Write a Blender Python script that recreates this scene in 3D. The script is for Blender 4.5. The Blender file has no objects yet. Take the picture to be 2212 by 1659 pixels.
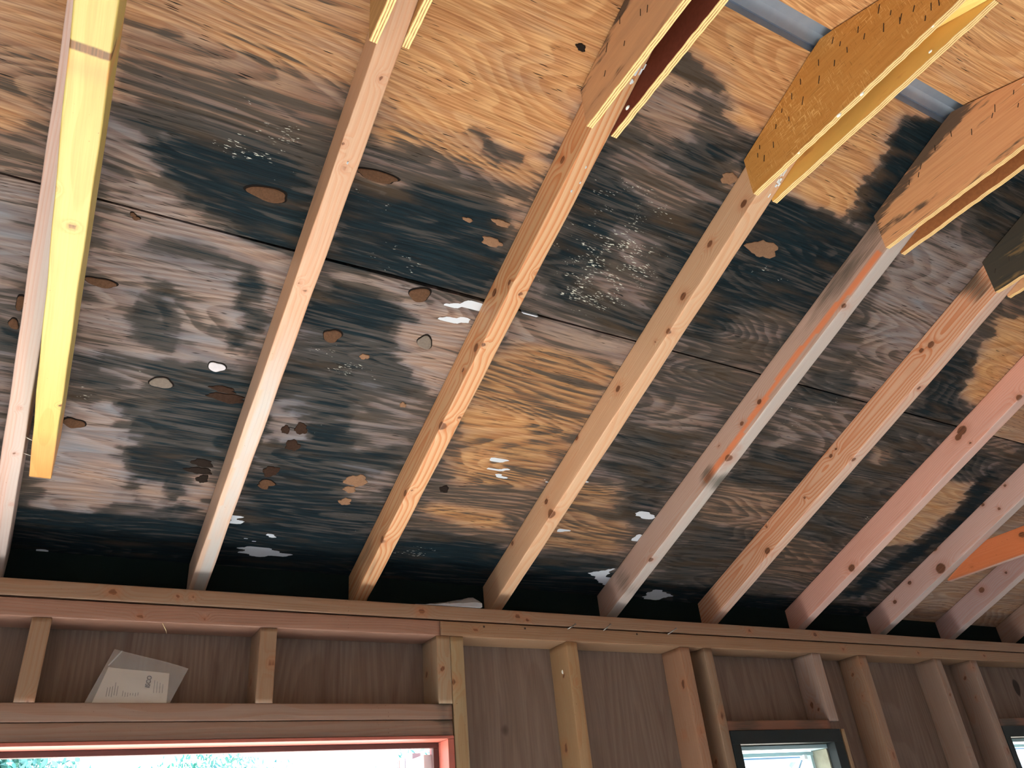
import bpy, bmesh, math, random, json
import numpy as np
from mathutils import Matrix, Vector

Z0 = 2.35                      # height of the top of the wall plate above the floor
TH = 0.3722; CT, ST = math.cos(TH), math.sin(TH)   # roof pitch
ZR = 0.0481                    # rafter underside above the plate at the wall's inner face
HR = 0.1097                    # calibration of the sheathing plane: see slope_matrix
HP = 0.0807                    # rafter depth across the slope
YR = -1.372                    # ridge line
XL, XR = -1.45, 3.95           # gable walls

# ------------------------------------------------------------------ camera
cam = bpy.data.cameras.new('camera'); camo = bpy.data.objects.new('camera', cam)
bpy.context.scene.collection.objects.link(camo)
r = Vector((0.870409, -0.484327, -0.088406)); u = Vector((-0.186988, -0.491322, 0.850669)); f = Vector((0.455438, 0.723899, 0.518215))
M = Matrix((r, u, -f)).transposed().to_4x4(); M.translation = Vector((-0.050214, -1.841786, -0.586079 + Z0))
camo.matrix_world = M
cam.sensor_fit = 'HORIZONTAL'; cam.sensor_width = 36.0; cam.lens = 1709.7456 * 36.0 / 2212.0
cam.clip_start = 0.02; cam.clip_end = 300
sc = bpy.context.scene; sc.camera = camo

# ------------------------------------------------------------------ world, sun, exposure
w = bpy.data.worlds.new('sky'); sc.world = w; w.use_nodes = True
wn = w.node_tree; bg = wn.nodes['Background']
sky = wn.nodes.new('ShaderNodeTexSky'); sky.sky_type = 'NISHITA'; sky.sun_disc = False
sky.sun_elevation = math.radians(52); sky.sun_rotation = math.radians(20); sky.air_density = 1.0; sky.dust_density = 1.5
wn.links.new(sky.outputs[0], bg.inputs[0]); bg.inputs[1].default_value = .16
sun = bpy.data.lights.new('sun', 'SUN'); sun.energy = 9; sun.angle = math.radians(0.6); sun.color = (1.0, 0.97, 0.91)
suno = bpy.data.objects.new('sun', sun); sc.collection.objects.link(suno)
suno.rotation_euler = Vector((.30, -.42, -.88)).to_track_quat('-Z', 'Y').to_euler(); suno.location = (1, 4, 7)
sc.view_settings.view_transform = 'Standard'; sc.view_settings.look = 'None'; sc.view_settings.gamma = 1.0
sc.view_settings.use_curve_mapping = False; sc.view_settings.exposure = 2.8
sc.cycles.use_denoising = True; sc.cycles.max_bounces = 8; sc.cycles.diffuse_bounces = 6
sc.cycles.sample_clamp_indirect = 30.0; sc.cycles.transparent_max_bounces = 16

COL = sc.collection
rnd = random.Random(7); rng = np.random.default_rng(5)
DATA = json.loads('''{"X":{"A":-0.165,"B":0.2384,"C":0.6313,"D":1.0245,"E":1.4178,"F":1.8205,"G":2.2222,"H":2.6514,"I":3.0658,"J":3.476},"poly":[[0.62,0.35,[[-0.296,0.725],[1.788,1.45],[4.644,-0.63],[-0.197,-0.7]]],[0.22,0.85,[[-0.316,1.016],[1.399,1.734],[1.635,1.562],[-0.303,0.835]]],[0.3,0.8,[[-0.316,1.016],[-0.194,1.067],[-0.189,0.936],[-0.31,0.929]]],[0.42,0.6,[[-0.31,0.929],[-0.188,0.929],[-0.182,0.851],[-0.303,0.835]]],[0.32,0.85,[[-0.303,0.835],[-0.182,0.851],[-0.179,0.805],[-0.3,0.785]]],[0.5,0.45,[[-0.299,0.777],[-0.179,0.805],[-0.179,0.724],[-0.295,0.717]]],[0.33,0.12,[[-0.295,0.709],[-0.182,0.723],[-0.176,0.583],[-0.278,0.477]]],[0.58,0.2,[[-0.278,0.477],[-0.178,0.506],[-0.175,0.34],[-0.267,0.317]]],[0.8,0.1,[[-0.274,0.419],[-0.186,0.444],[-0.187,0.381],[-0.27,0.359]]],[0.45,0.2,[[-0.267,0.317],[-0.19,0.336],[-0.193,0.124],[-0.253,0.111]]],[0.3,0.8,[[-0.139,1.09],[0.229,1.244],[0.234,1.145],[0.225,1.033],[0.1,1.048],[-0.036,1.038],[-0.118,1.033]]],[0.48,0.6,[[-0.127,1.015],[-0.023,1.036],[0.132,1.037],[0.223,1.04],[0.226,0.958],[0.092,0.967],[-0.119,0.963]]],[0.62,0.45,[[-0.125,0.961],[0.09,0.975],[0.226,0.958],[0.214,0.92],[0.064,0.9],[-0.116,0.905]]],[0.75,0.35,[[-0.116,0.905],[0.024,0.918],[0.211,0.927],[0.214,0.839],[0.157,0.838],[-0.044,0.837],[-0.105,0.832]]],[1.05,0.1,[[-0.033,0.849],[0.052,0.888],[0.142,0.894],[0.214,0.866],[0.225,0.786],[0.223,0.721],[0.12,0.733],[0.036,0.761],[-0.022,0.794]]],[0.4,0.3,[[-0.118,0.851],[-0.05,0.868],[-0.027,0.801],[-0.048,0.742],[-0.109,0.748]]],[0.72,0.2,[[-0.116,0.905],[-0.036,0.904],[-0.001,0.869],[-0.082,0.856]]],[0.33,0.25,[[-0.108,0.722],[-0.033,0.774],[0.049,0.738],[0.224,0.716],[0.238,0.669],[0.062,0.676],[-0.101,0.625]]],[0.36,0.22,[[-0.108,0.623],[0.088,0.664],[0.238,0.669],[0.245,0.517],[0.16,0.424],[0.012,0.398],[-0.092,0.405]]],[0.62,0.15,[[-0.05,0.669],[0.011,0.698],[0.134,0.678],[0.141,0.65],[0.029,0.646],[-0.03,0.638]]],[0.85,0.08,[[0.118,0.674],[0.167,0.678],[0.181,0.589],[0.203,0.47],[0.14,0.511],[0.141,0.598]]],[0.78,0.1,[[-0.02,0.582],[0.014,0.602],[0.045,0.528],[0.08,0.473],[0.037,0.439],[-0.012,0.491]]],[0.3,0.2,[[0.075,0.579],[0.117,0.612],[0.146,0.557],[0.137,0.488],[0.084,0.496]]],[0.28,0.35,[[0.125,0.715],[0.195,0.697],[0.219,0.642],[0.177,0.64],[0.134,0.678]]],[0.8,0.08,[[-0.095,0.394],[0.039,0.428],[0.174,0.44],[0.264,0.413],[0.279,0.247],[0.135,0.295],[0.024,0.331],[-0.087,0.339]]],[0.45,0.2,[[-0.042,0.385],[0.038,0.393],[0.064,0.341],[-0.01,0.335]]],[0.82,0.05,[[-0.054,0.301],[0.238,0.331],[0.264,0.188],[0.18,0.172],[0.047,0.199],[-0.007,0.263]]],[0.22,0.15,[[-0.113,0.263],[-0.021,0.297],[0.047,0.199],[0.059,0.079],[0.001,-0.017],[-0.128,-0.038]]],[0.18,0.4,[[-0.071,0.122],[0.0,0.163],[0.017,0.057],[-0.027,-0.008],[-0.072,-0.001]]],[0.86,0.05,[[0.017,0.166],[0.081,0.206],[0.177,0.185],[0.195,0.014],[0.113,-0.014],[0.061,0.065]]],[0.3,0.35,[[0.061,0.065],[0.103,0.115],[0.139,0.05],[0.071,0.009]]],[0.25,0.4,[[0.154,0.139],[0.211,0.164],[0.225,0.035],[0.166,0.01]]],[0.02,1.0,[[0.242,1.249],[0.609,1.403],[0.62,1.224],[0.623,1.092],[0.58,1.02],[0.434,1.024],[0.281,1.013],[0.25,1.122]]],[0.35,0.95,[[0.261,1.022],[0.344,1.027],[0.438,1.035],[0.606,1.029],[0.605,0.97],[0.462,0.96],[0.28,0.969]]],[0.75,0.45,[[0.437,1.048],[0.498,1.047],[0.546,1.027],[0.476,1.012]]],[0.7,0.4,[[0.255,0.969],[0.404,0.987],[0.592,0.975],[0.6,0.938],[0.434,0.913],[0.269,0.903]]],[1.0,0.1,[[0.263,0.883],[0.387,0.916],[0.565,0.926],[0.591,0.914],[0.622,0.737],[0.462,0.725],[0.267,0.719]]],[0.35,0.8,[[0.574,0.939],[0.614,0.983],[0.622,0.872],[0.613,0.825],[0.582,0.88]]],[0.45,0.55,[[0.267,0.907],[0.343,0.915],[0.374,0.902],[0.304,0.874]]],[0.4,0.3,[[0.278,0.712],[0.453,0.722],[0.455,0.689],[0.361,0.684],[0.279,0.681]]],[0.95,0.06,[[0.279,0.681],[0.378,0.689],[0.471,0.648],[0.45,0.595],[0.325,0.561],[0.278,0.594]]],[0.75,0.1,[[0.275,0.571],[0.45,0.595],[0.541,0.52],[0.544,0.455],[0.279,0.392]]],[0.3,0.35,[[0.437,0.684],[0.612,0.687],[0.646,0.559],[0.631,0.462],[0.502,0.51],[0.478,0.603]]],[0.85,0.07,[[0.276,0.404],[0.579,0.423],[0.62,0.258],[0.53,0.117],[0.314,0.11]]],[0.52,0.2,[[0.416,0.399],[0.595,0.467],[0.598,0.314],[0.483,0.261]]],[0.35,0.2,[[0.262,0.35],[0.319,0.389],[0.351,0.276],[0.279,0.247]]],[0.88,0.06,[[0.268,0.131],[0.625,0.182],[0.63,-0.035],[0.271,-0.052]]],[0.5,0.3,[[0.485,0.187],[0.598,0.223],[0.602,0.114],[0.509,0.114]]],[0.1,1.0,[[0.687,1.435],[1.11,1.613],[1.154,1.438],[1.06,1.278],[0.999,1.227],[0.872,1.267],[0.732,1.276]]],[0.8,0.5,[[0.719,1.296],[0.774,1.31],[0.876,1.277],[0.808,1.261],[0.733,1.259]]],[0.38,0.5,[[0.7,1.211],[0.837,1.235],[0.889,1.177],[0.825,1.135],[0.718,1.163]]],[0.85,0.25,[[0.688,1.125],[0.82,1.143],[1.013,1.241],[1.044,1.17],[1.088,0.971],[1.038,0.728],[0.704,0.773],[0.687,0.914]]],[0.55,0.4,[[0.701,1.12],[0.783,1.13],[0.922,1.097],[0.994,1.1],[0.923,1.022],[0.778,1.028]]],[0.88,0.1,[[0.693,1.079],[0.768,1.045],[1.044,0.958],[1.023,0.854],[0.717,0.857]]],[0.62,0.35,[[0.8,0.972],[0.934,0.97],[0.995,0.795],[0.809,0.815]]],[0.45,0.6,[[0.957,1.151],[1.011,1.18],[1.029,1.123],[0.994,1.1]]],[0.38,0.35,[[0.685,0.696],[0.803,0.716],[1.034,0.713],[1.036,0.644],[0.828,0.646],[0.691,0.635]]],[0.47,0.95,[[0.691,0.635],[0.85,0.651],[1.012,0.638],[1.022,0.433],[1.0,0.267],[0.919,0.15],[0.771,0.125],[0.673,0.416]]],[0.3,1.0,[[0.678,0.46],[0.873,0.461],[0.884,0.389],[0.701,0.379]]],[0.3,0.95,[[0.758,0.332],[0.821,0.36],[0.866,0.291],[0.755,0.253]]],[0.6,0.6,[[0.733,0.217],[1.016,0.236],[1.018,0.001],[0.701,0.046]]],[0.35,0.95,[[0.711,0.149],[0.952,0.138],[0.971,0.069],[0.706,0.098]]],[0.85,0.3,[[0.701,0.046],[0.988,0.034],[1.006,-0.098],[0.702,-0.06]]],[0.1,1.0,[[1.174,1.389],[1.333,1.418],[1.344,1.35],[1.298,1.291],[1.306,1.205],[1.365,1.142],[1.236,1.136],[1.123,1.154],[1.155,1.261]]],[1.1,0.1,[[1.265,1.332],[1.317,1.376],[1.416,1.413],[1.428,1.269],[1.401,1.154],[1.333,1.144],[1.308,1.25],[1.313,1.307]]],[1.0,0.1,[[1.098,1.135],[1.229,1.145],[1.374,1.133],[1.428,1.126],[1.428,1.024],[1.272,0.99],[1.125,0.995]]],[0.92,0.15,[[1.092,0.984],[1.272,0.99],[1.424,1.01],[1.447,0.893],[1.387,0.732],[1.116,0.776]]],[0.45,0.9,[[1.229,0.778],[1.296,0.789],[1.289,0.759],[1.234,0.752]]],[0.66,0.4,[[1.235,0.889],[1.402,0.909],[1.413,0.739],[1.358,0.602],[1.157,0.586],[1.172,0.735]]],[0.5,0.35,[[1.157,0.586],[1.358,0.602],[1.345,0.486],[1.148,0.46]]],[0.8,0.3,[[1.131,0.488],[1.335,0.501],[1.353,0.332],[1.135,0.309]]],[0.47,0.85,[[1.064,0.279],[1.316,0.29],[1.363,0.028],[1.037,0.023]]],[0.8,0.3,[[1.226,0.309],[1.357,0.351],[1.402,0.153],[1.262,0.17]]],[0.85,0.3,[[1.027,-0.017],[1.363,0.028],[1.408,-0.137],[1.052,-0.133]]],[0.34,0.22,[[1.489,1.194],[1.839,1.201],[1.887,1.045],[1.839,0.91],[1.625,0.884],[1.55,1.033]]],[0.45,0.3,[[1.625,0.884],[1.839,0.91],[1.845,0.732],[1.619,0.695]]],[0.75,0.2,[[1.545,0.741],[1.651,0.799],[1.744,0.758],[1.713,0.65],[1.584,0.654]]],[0.5,0.28,[[1.601,0.675],[1.809,0.689],[1.816,0.513],[1.573,0.517]]],[0.85,0.3,[[1.558,0.514],[1.802,0.528],[1.815,0.379],[1.562,0.371]]],[0.52,0.6,[[1.531,0.365],[1.795,0.356],[1.826,0.197],[1.534,0.213]]],[0.8,0.4,[[1.547,0.196],[1.808,0.195],[1.864,-0.089],[1.556,-0.033]]],[0.9,0.3,[[1.573,1.318],[1.799,1.442],[2.128,1.203],[1.815,1.221],[1.654,1.248]]],[0.62,0.6,[[1.925,1.114],[2.044,1.264],[2.314,1.067],[1.986,1.011]]],[0.12,0.97,[[2.006,1.047],[2.187,1.16],[2.239,0.947],[2.214,0.818],[2.094,0.807],[2.056,0.934]]],[0.9,0.2,[[1.92,0.962],[2.043,0.963],[2.112,0.829],[2.225,0.71],[2.019,0.719],[1.924,0.867]]],[0.75,0.3,[[1.887,0.69],[2.19,0.721],[2.213,0.491],[1.927,0.478]]],[0.5,0.6,[[1.94,0.593],[2.041,0.596],[2.088,0.528],[2.001,0.53]]],[0.8,0.3,[[1.888,0.431],[2.192,0.467],[2.192,0.138],[1.963,0.152]]],[0.6,0.6,[[1.864,0.224],[2.155,0.179],[2.225,-0.002],[1.95,0.014]]],[0.55,0.5,[[2.267,0.812],[2.418,0.992],[2.736,0.76],[2.612,0.651],[2.259,0.66]]],[0.8,0.3,[[2.242,0.676],[2.469,0.664],[2.488,0.542],[2.252,0.519]]],[0.12,0.75,[[2.27,0.502],[2.53,0.55],[2.594,0.452],[2.508,0.346],[2.486,0.226],[2.275,0.196],[2.223,0.346]]],[1.1,0.1,[[2.53,0.614],[2.655,0.617],[2.66,0.44],[2.64,0.32],[2.597,0.192],[2.53,0.084],[2.53,-0.046],[2.416,-0.057],[2.441,0.123],[2.53,0.256],[2.573,0.38],[2.509,0.503]]],[0.75,0.4,[[2.53,0.716],[2.652,0.742],[2.707,0.354],[2.715,0.106],[2.623,-0.064],[2.575,0.089],[2.662,0.347]]],[1.0,0.1,[[-0.7,-0.3],[2.62,-0.3],[2.62,-0.1],[1.9,-0.08],[1.3,-0.04],[0.9,0.01],[0.5,0.0],[-0.2,-0.02],[-0.7,-0.02]]]],"white":[[[0.535,0.698],[0.569,0.713],[0.617,0.719],[0.62,0.699],[0.596,0.699],[0.579,0.688],[0.554,0.685]],[[0.53,0.661],[0.612,0.675],[0.611,0.665],[0.572,0.656]],[[0.697,0.72],[0.747,0.722],[0.734,0.714],[0.698,0.712]],[[0.821,0.312],[0.876,0.325],[0.874,0.308],[0.834,0.304]],[[0.834,0.285],[0.883,0.296],[0.884,0.281],[0.844,0.277]],[[0.842,0.264],[0.873,0.27],[0.871,0.253],[0.855,0.253]],[[0.982,0.274],[1.013,0.269],[1.005,0.258]],[[1.105,0.29],[1.132,0.288],[1.111,0.284]],[[1.317,0.205],[1.382,0.212],[1.386,0.18],[1.343,0.183]],[[1.366,0.118],[1.394,0.127],[1.403,0.094],[1.376,0.094]],[[1.329,-0.051],[1.395,-0.026],[1.417,-0.092],[1.394,-0.112],[1.363,-0.088]],[[1.567,-0.121],[1.599,-0.099],[1.683,-0.127],[1.635,-0.155],[1.587,-0.153]],[[0.309,-0.08],[0.362,-0.072],[0.41,-0.086],[0.451,-0.089],[0.415,-0.104],[0.373,-0.116],[0.326,-0.102]],[[0.27,0.019],[0.306,0.02],[0.321,0.003],[0.28,-0.003]],[[0.344,-0.025],[0.381,-0.03],[0.365,-0.042]],[[0.317,-0.046],[0.345,-0.05],[0.339,-0.067]],[[-0.116,-0.147],[-0.077,-0.137],[-0.089,-0.154],[-0.073,-0.172],[-0.105,-0.165]],[[1.118,0.11],[1.175,0.103],[1.135,0.094]]],"speck":[[0.094,0.96,0.134,0.046,0.5],[0.113,0.884,0.093,0.041,0.9],[0.133,0.925,0.069,0.032,0.9],[0.845,0.897,0.165,0.114,1.0],[0.83,0.798,0.144,0.055,1.0],[0.808,1.017,0.144,0.074,0.8],[0.65,0.88,0.063,0.058,0.5],[0.34,0.872,0.054,0.027,0.7],[0.408,0.762,0.086,0.039,0.7],[0.408,0.486,0.083,0.048,0.8],[0.338,0.518,0.06,0.046,0.6],[0.053,0.397,0.079,0.034,0.7],[-0.073,0.32,0.05,0.035,0.7],[1.607,0.627,0.125,0.059,0.7],[1.213,0.972,0.082,0.032,0.7],[1.676,0.692,0.071,0.028,0.6],[2.164,0.314,0.07,0.029,0.8],[0.573,0.06,0.102,0.049,0.6],[0.757,-0.035,0.086,0.036,0.8],[0.012,0.906,0.043,0.023,0.3],[0.405,0.301,0.066,0.081,0.4],[1.53,0.438,0.108,0.065,0.4],[1.75,0.886,0.106,0.038,0.4]],"plug":[[0.145,0.816,0.037,0.012,"br"],[0.478,0.699,0.019,0.018,"br"],[0.342,0.559,0.018,0.015,"br"],[0.058,0.367,0.019,0.014,"gr"],[0.148,0.43,0.015,0.012,"wh"],[0.173,0.378,0.026,0.008,"dk"],[0.185,0.358,0.04,0.011,"dk"],[-0.077,0.23,0.018,0.013,"br"],[-0.079,0.564,0.023,0.01,"br"],[0.348,0.259,0.016,0.016,"dk"],[0.352,0.309,0.014,0.016,"dk"],[0.321,0.3,0.009,0.012,"dk"],[0.178,0.171,0.022,0.012,"bk"],[0.176,0.148,0.026,0.011,"bk"],[0.188,0.125,0.012,0.013,"bk"],[0.323,0.174,0.018,0.016,"dk"],[0.325,0.138,0.016,0.01,"br"],[0.32,0.126,0.012,0.008,"br"],[0.52,0.181,0.025,0.02,"tn"],[0.514,0.151,0.016,0.01,"tn"],[0.516,0.11,0.016,0.011,"tn"],[1.17,1.023,0.04,0.021,"tn"],[0.988,1.135,0.021,0.012,"tn"],[0.314,0.909,0.038,0.01,"br"],[0.505,0.882,0.012,0.004,"tn"],[0.572,0.896,0.019,0.007,"tn"],[0.571,0.853,0.024,0.009,"tn"],[0.742,0.193,0.013,0.011,"bk"],[0.421,0.527,0.01,0.007,"tn"],[0.546,0.423,0.008,0.007,"tn"],[-0.052,0.711,0.005,0.004,"br"],[-0.046,0.706,0.006,0.004,"br"],[-0.194,0.487,0.007,0.017,"br"],[-0.2,0.44,0.008,0.011,"br"],[0.531,0.593,0.016,0.016,"gr"],[0.565,1.243,0.01,0.006,"bk"]],"knot":{"A":[["b",0.392,0.001,0.0028],["b",0.28,0.005,0.0029],["b",0.145,0.012,0.0038]],"B":[["b",1.166,0.005,0.0054],["b",1.048,-0.016,0.0055],["b",1.009,-0.003,0.0057],["b",0.78,-0.009,0.0046],["b",0.766,0.003,0.0039],["s",0.994,0.149,0.0068]],"C":[["b",0.742,-0.015,0.0066],["b",0.874,0.007,0.0055],["b",0.925,0.013,0.0045],["b",0.551,0.013,0.0061],["b",0.322,-0.01,0.0053],["s",0.835,0.054,0.0128],["s",0.884,0.016,0.0083],["s",0.721,0.019,0.0128],["s",0.519,0.001,0.013],["s",1.135,0.046,0.012],["s",0.304,0.008,0.0113],["s",0.147,0.007,0.0139],["s",0.83,-0.036,0.006],["s",0.656,0.025,0.0076]],"D":[["s",1.187,0.02,0.0122],["s",1.08,0.043,0.0116],["s",0.959,0.025,0.0128],["s",0.88,0.004,0.0096],["s",0.685,0.043,0.0136],["s",0.499,0.076,0.0095],["s",0.306,0.044,0.0096],["b",0.304,-0.017,0.0153],["s",0.116,0.071,0.01],["s",0.839,0.022,0.0054]],"E":[["s",1.061,0.003,0.0089],["s",0.748,0.03,0.0107],["s",0.672,0.033,0.0097],["s",0.58,0.0,0.0157],["s",0.616,-0.007,0.0108],["s",0.183,-0.001,0.0102],["s",0.578,0.05,0.0062]],"F":[["s",1.024,0.046,0.0124],["s",0.997,0.056,0.0087],["b",0.918,-0.003,0.0091],["s",0.615,0.058,0.0093],["s",0.64,0.06,0.0066],["b",0.657,-0.012,0.0096],["s",0.469,0.034,0.0067],["s",0.262,0.012,0.0137],["s",0.307,0.069,0.0056]],"G":[["s",0.799,0.059,0.0194],["s",0.777,0.053,0.0139],["s",0.789,0.015,0.0055],["s",0.234,0.011,0.0177],["b",0.974,-0.02,0.0104]],"H":[["s",0.306,0.083,0.0145],["s",0.275,0.019,0.0237],["s",0.538,0.075,0.0094],["s",0.568,0.028,0.0076],["s",0.636,0.069,0.0092],["s",0.149,0.058,0.0114],["s",0.056,0.046,0.0098]],"I":[["s",0.153,0.097,0.0123],["s",0.159,0.052,0.0173],["s",0.276,0.041,0.0085]]},"staple":{"D":[[-1.481,0.605],[-1.494,0.577],[-1.526,0.544],[-1.548,0.519],[-1.56,0.514],[-1.5,0.547],[-1.504,0.551],[-1.437,0.606],[-1.474,0.563],[-1.441,0.582],[-1.4,0.614],[-1.406,0.589],[-1.352,0.62],[-1.377,0.588],[-1.307,0.619],[-1.34,0.586],[-1.297,0.577],[-1.281,0.608],[-1.252,0.599],[-1.259,0.568],[-1.229,0.579],[-1.211,0.547],[-1.182,0.57],[-1.172,0.557],[-1.183,0.538],[-1.391,0.635],[-1.533,0.509]],"E":[[-1.481,0.601],[-1.431,0.589],[-1.386,0.589],[-1.352,0.619],[-1.313,0.617],[-1.272,0.602],[-1.237,0.587],[-1.441,0.599],[-1.261,0.588],[-1.476,0.569]],"C":[[-1.267,0.607],[-1.224,0.589],[-1.264,0.549],[-1.206,0.542],[-1.328,0.555],[-1.313,0.566]],"F":[[-1.156,0.536],[-1.195,0.543]]}}''')
X = DATA['X']

# ------------------------------------------------------------------ helpers
def link(name, me, mat=None, parent=None, mtx=None):
    if mat is not None and len(me.materials) == 0:
        for m in (mat if isinstance(mat, (list, tuple)) else [mat]): me.materials.append(m)
    o = bpy.data.objects.new(name, me); COL.objects.link(o)
    if parent is not None: o.parent = parent
    if mtx is not None: o.matrix_local = mtx
    return o
def tag(o, label, cat, group=None):
    o['label'] = label; o['category'] = cat
    if group: o['group'] = group
    return o
def struct(o): o['kind'] = 'structure'; return o
def srgb(r, g, b):
    return tuple((c / 255 / 12.92 if c / 255 <= 0.04045 else ((c / 255 + 0.055) / 1.055) ** 2.4) for c in (r, g, b))
def mesh_from(name, verts, faces, mats=None, smooth=False):
    me = bpy.data.meshes.new(name); me.from_pydata([tuple(v) for v in verts], [], faces)
    if mats: me.polygons.foreach_set('material_index', mats)
    if smooth: me.polygons.foreach_set('use_smooth', [True] * len(me.polygons))
    me.update(); return me
def box_bm(bm, x0, x1, y0, y1, z0, z1, bev=0.0, mi=0):
    g = bmesh.ops.create_cube(bm, size=1.0)['verts']
    for v in g: v.co = Vector((x0 + (v.co.x + .5) * (x1 - x0), y0 + (v.co.y + .5) * (y1 - y0), z0 + (v.co.z + .5) * (z1 - z0)))
    fs = {f for v in g for f in v.link_faces}
    for f_ in fs: f_.material_index = mi
    if bev: bmesh.ops.bevel(bm, geom=list({e for v in g for e in v.link_edges}), offset=bev, segments=2, profile=.6, affect='EDGES')
def bm_obj(name, fn, mat, parent=None, mtx=None):
    bm = bmesh.new(); fn(bm); me = bpy.data.meshes.new(name); bm.to_mesh(me); bm.free()
    return link(name, me, mat, parent, mtx)
def boxes(name, lst, mat, bev=.001, parent=None):
    return bm_obj(name, lambda bm: [box_bm(bm, *b, bev=bev) for b in lst], mat, parent)
def tube(name, pts, rad, mat, parent=None, n=8):
    verts = []; faces = []; pts = [Vector(p) for p in pts]
    for i, p in enumerate(pts):
        d = (pts[min(i + 1, len(pts) - 1)] - pts[max(i - 1, 0)]).normalized()
        a = d.orthogonal().normalized(); b = d.cross(a); rr = rad[i] if isinstance(rad, (list, tuple)) else rad
        for k in range(n):
            t = 2 * math.pi * k / n; verts.append(p + rr * (math.cos(t) * a + math.sin(t) * b))
    for i in range(len(pts) - 1):
        for k in range(n): faces.append((i * n + k, i * n + (k + 1) % n, (i + 1) * n + (k + 1) % n, (i + 1) * n + k))
    faces.append(tuple(range(n))[::-1]); faces.append(tuple((len(pts) - 1) * n + k for k in range(n)))
    return link(name, mesh_from(name, verts, faces, smooth=True), mat, parent)

# ------------------------------------------------------------------ node helpers
class NT:
    def __init__(s, name):
        s.m = bpy.data.materials.new(name); s.m.use_nodes = True; s.t = s.m.node_tree; s.p = s.t.nodes['Principled BSDF']
    def n(s, ty, **kw):
        nd = s.t.nodes.new(ty)
        for k, v in kw.items():
            if k[0] == 'i' and k[1:].isdigit(): s.inp(nd, int(k[1:]), v)
            else: setattr(nd, k, v)
        return nd
    def inp(s, nd, i, v):
        if isinstance(v, bpy.types.NodeSocket): s.t.links.new(v, nd.inputs[i])
        else: nd.inputs[i].default_value = v
    def math(s, op, a, b=0.0, c=0.0, clamp=False):
        nd = s.n('ShaderNodeMath', operation=op, use_clamp=clamp); s.inp(nd, 0, a); s.inp(nd, 1, b); s.inp(nd, 2, c); return nd.outputs[0]
    def vec(s, x, y, z):
        nd = s.n('ShaderNodeCombineXYZ'); s.inp(nd, 0, x); s.inp(nd, 1, y); s.inp(nd, 2, z); return nd.outputs[0]
    def noise(s, v, scale=1.0, detail=2.0, rough=.5, dist=0.0, w=None):
        nd = s.n('ShaderNodeTexNoise', noise_dimensions='4D' if w is not None else '3D')
        s.t.links.new(v, nd.inputs['Vector']); nd.inputs['Scale'].default_value = scale; nd.inputs['Detail'].default_value = detail
        nd.inputs['Roughness'].default_value = rough; nd.inputs['Distortion'].default_value = dist
        if w is not None: s.inp(nd, 1, w)
        return nd.outputs[0]
    def step(s, v, a, b, c=0.0, d=1.0):
        nd = s.n('ShaderNodeMapRange', interpolation_type='SMOOTHSTEP'); s.inp(nd, 0, v); s.inp(nd, 1, a); s.inp(nd, 2, b); s.inp(nd, 3, c); s.inp(nd, 4, d)
        return nd.outputs[0]
    def mix(s, f, a, b, mode='MIX'):
        nd = s.n('ShaderNodeMix', data_type='RGBA', blend_type=mode); s.inp(nd, 0, f)
        for i, v in ((6, a), (7, b)):
            s.inp(nd, i, (*v, 1.0) if isinstance(v, tuple) and len(v) == 3 else v)
        return nd.outputs[2]
    def col(s, v): s.t.links.new(v, s.p.inputs['Base Color'])
    def bump(s, h, strength=.3, dist=.001):
        b = s.n('ShaderNodeBump'); b.inputs['Strength'].default_value = strength; b.inputs['Distance'].default_value = dist
        s.t.links.new(h, b.inputs['Height']); s.t.links.new(b.outputs[0], s.p.inputs['Normal'])

def plain(name, c, rough=.6, metal=0.0, noise=.0, nscale=20):
    t = NT(name); t.p.inputs['Specular IOR Level'].default_value = .08 if rough > .75 else .4; t.p.inputs['Roughness'].default_value = rough; t.p.inputs['Metallic'].default_value = metal
    if noise:
        co = t.n('ShaderNodeTexCoord').outputs['Object']; k = t.noise(co, nscale, 4, .6)
        t.col(t.mix(k, tuple(x * (1 - noise) for x in c), tuple(min(1, x * (1 + noise)) for x in c)))
    else: t.p.inputs['Base Color'].default_value = (*c, 1)
    return t.m

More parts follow.
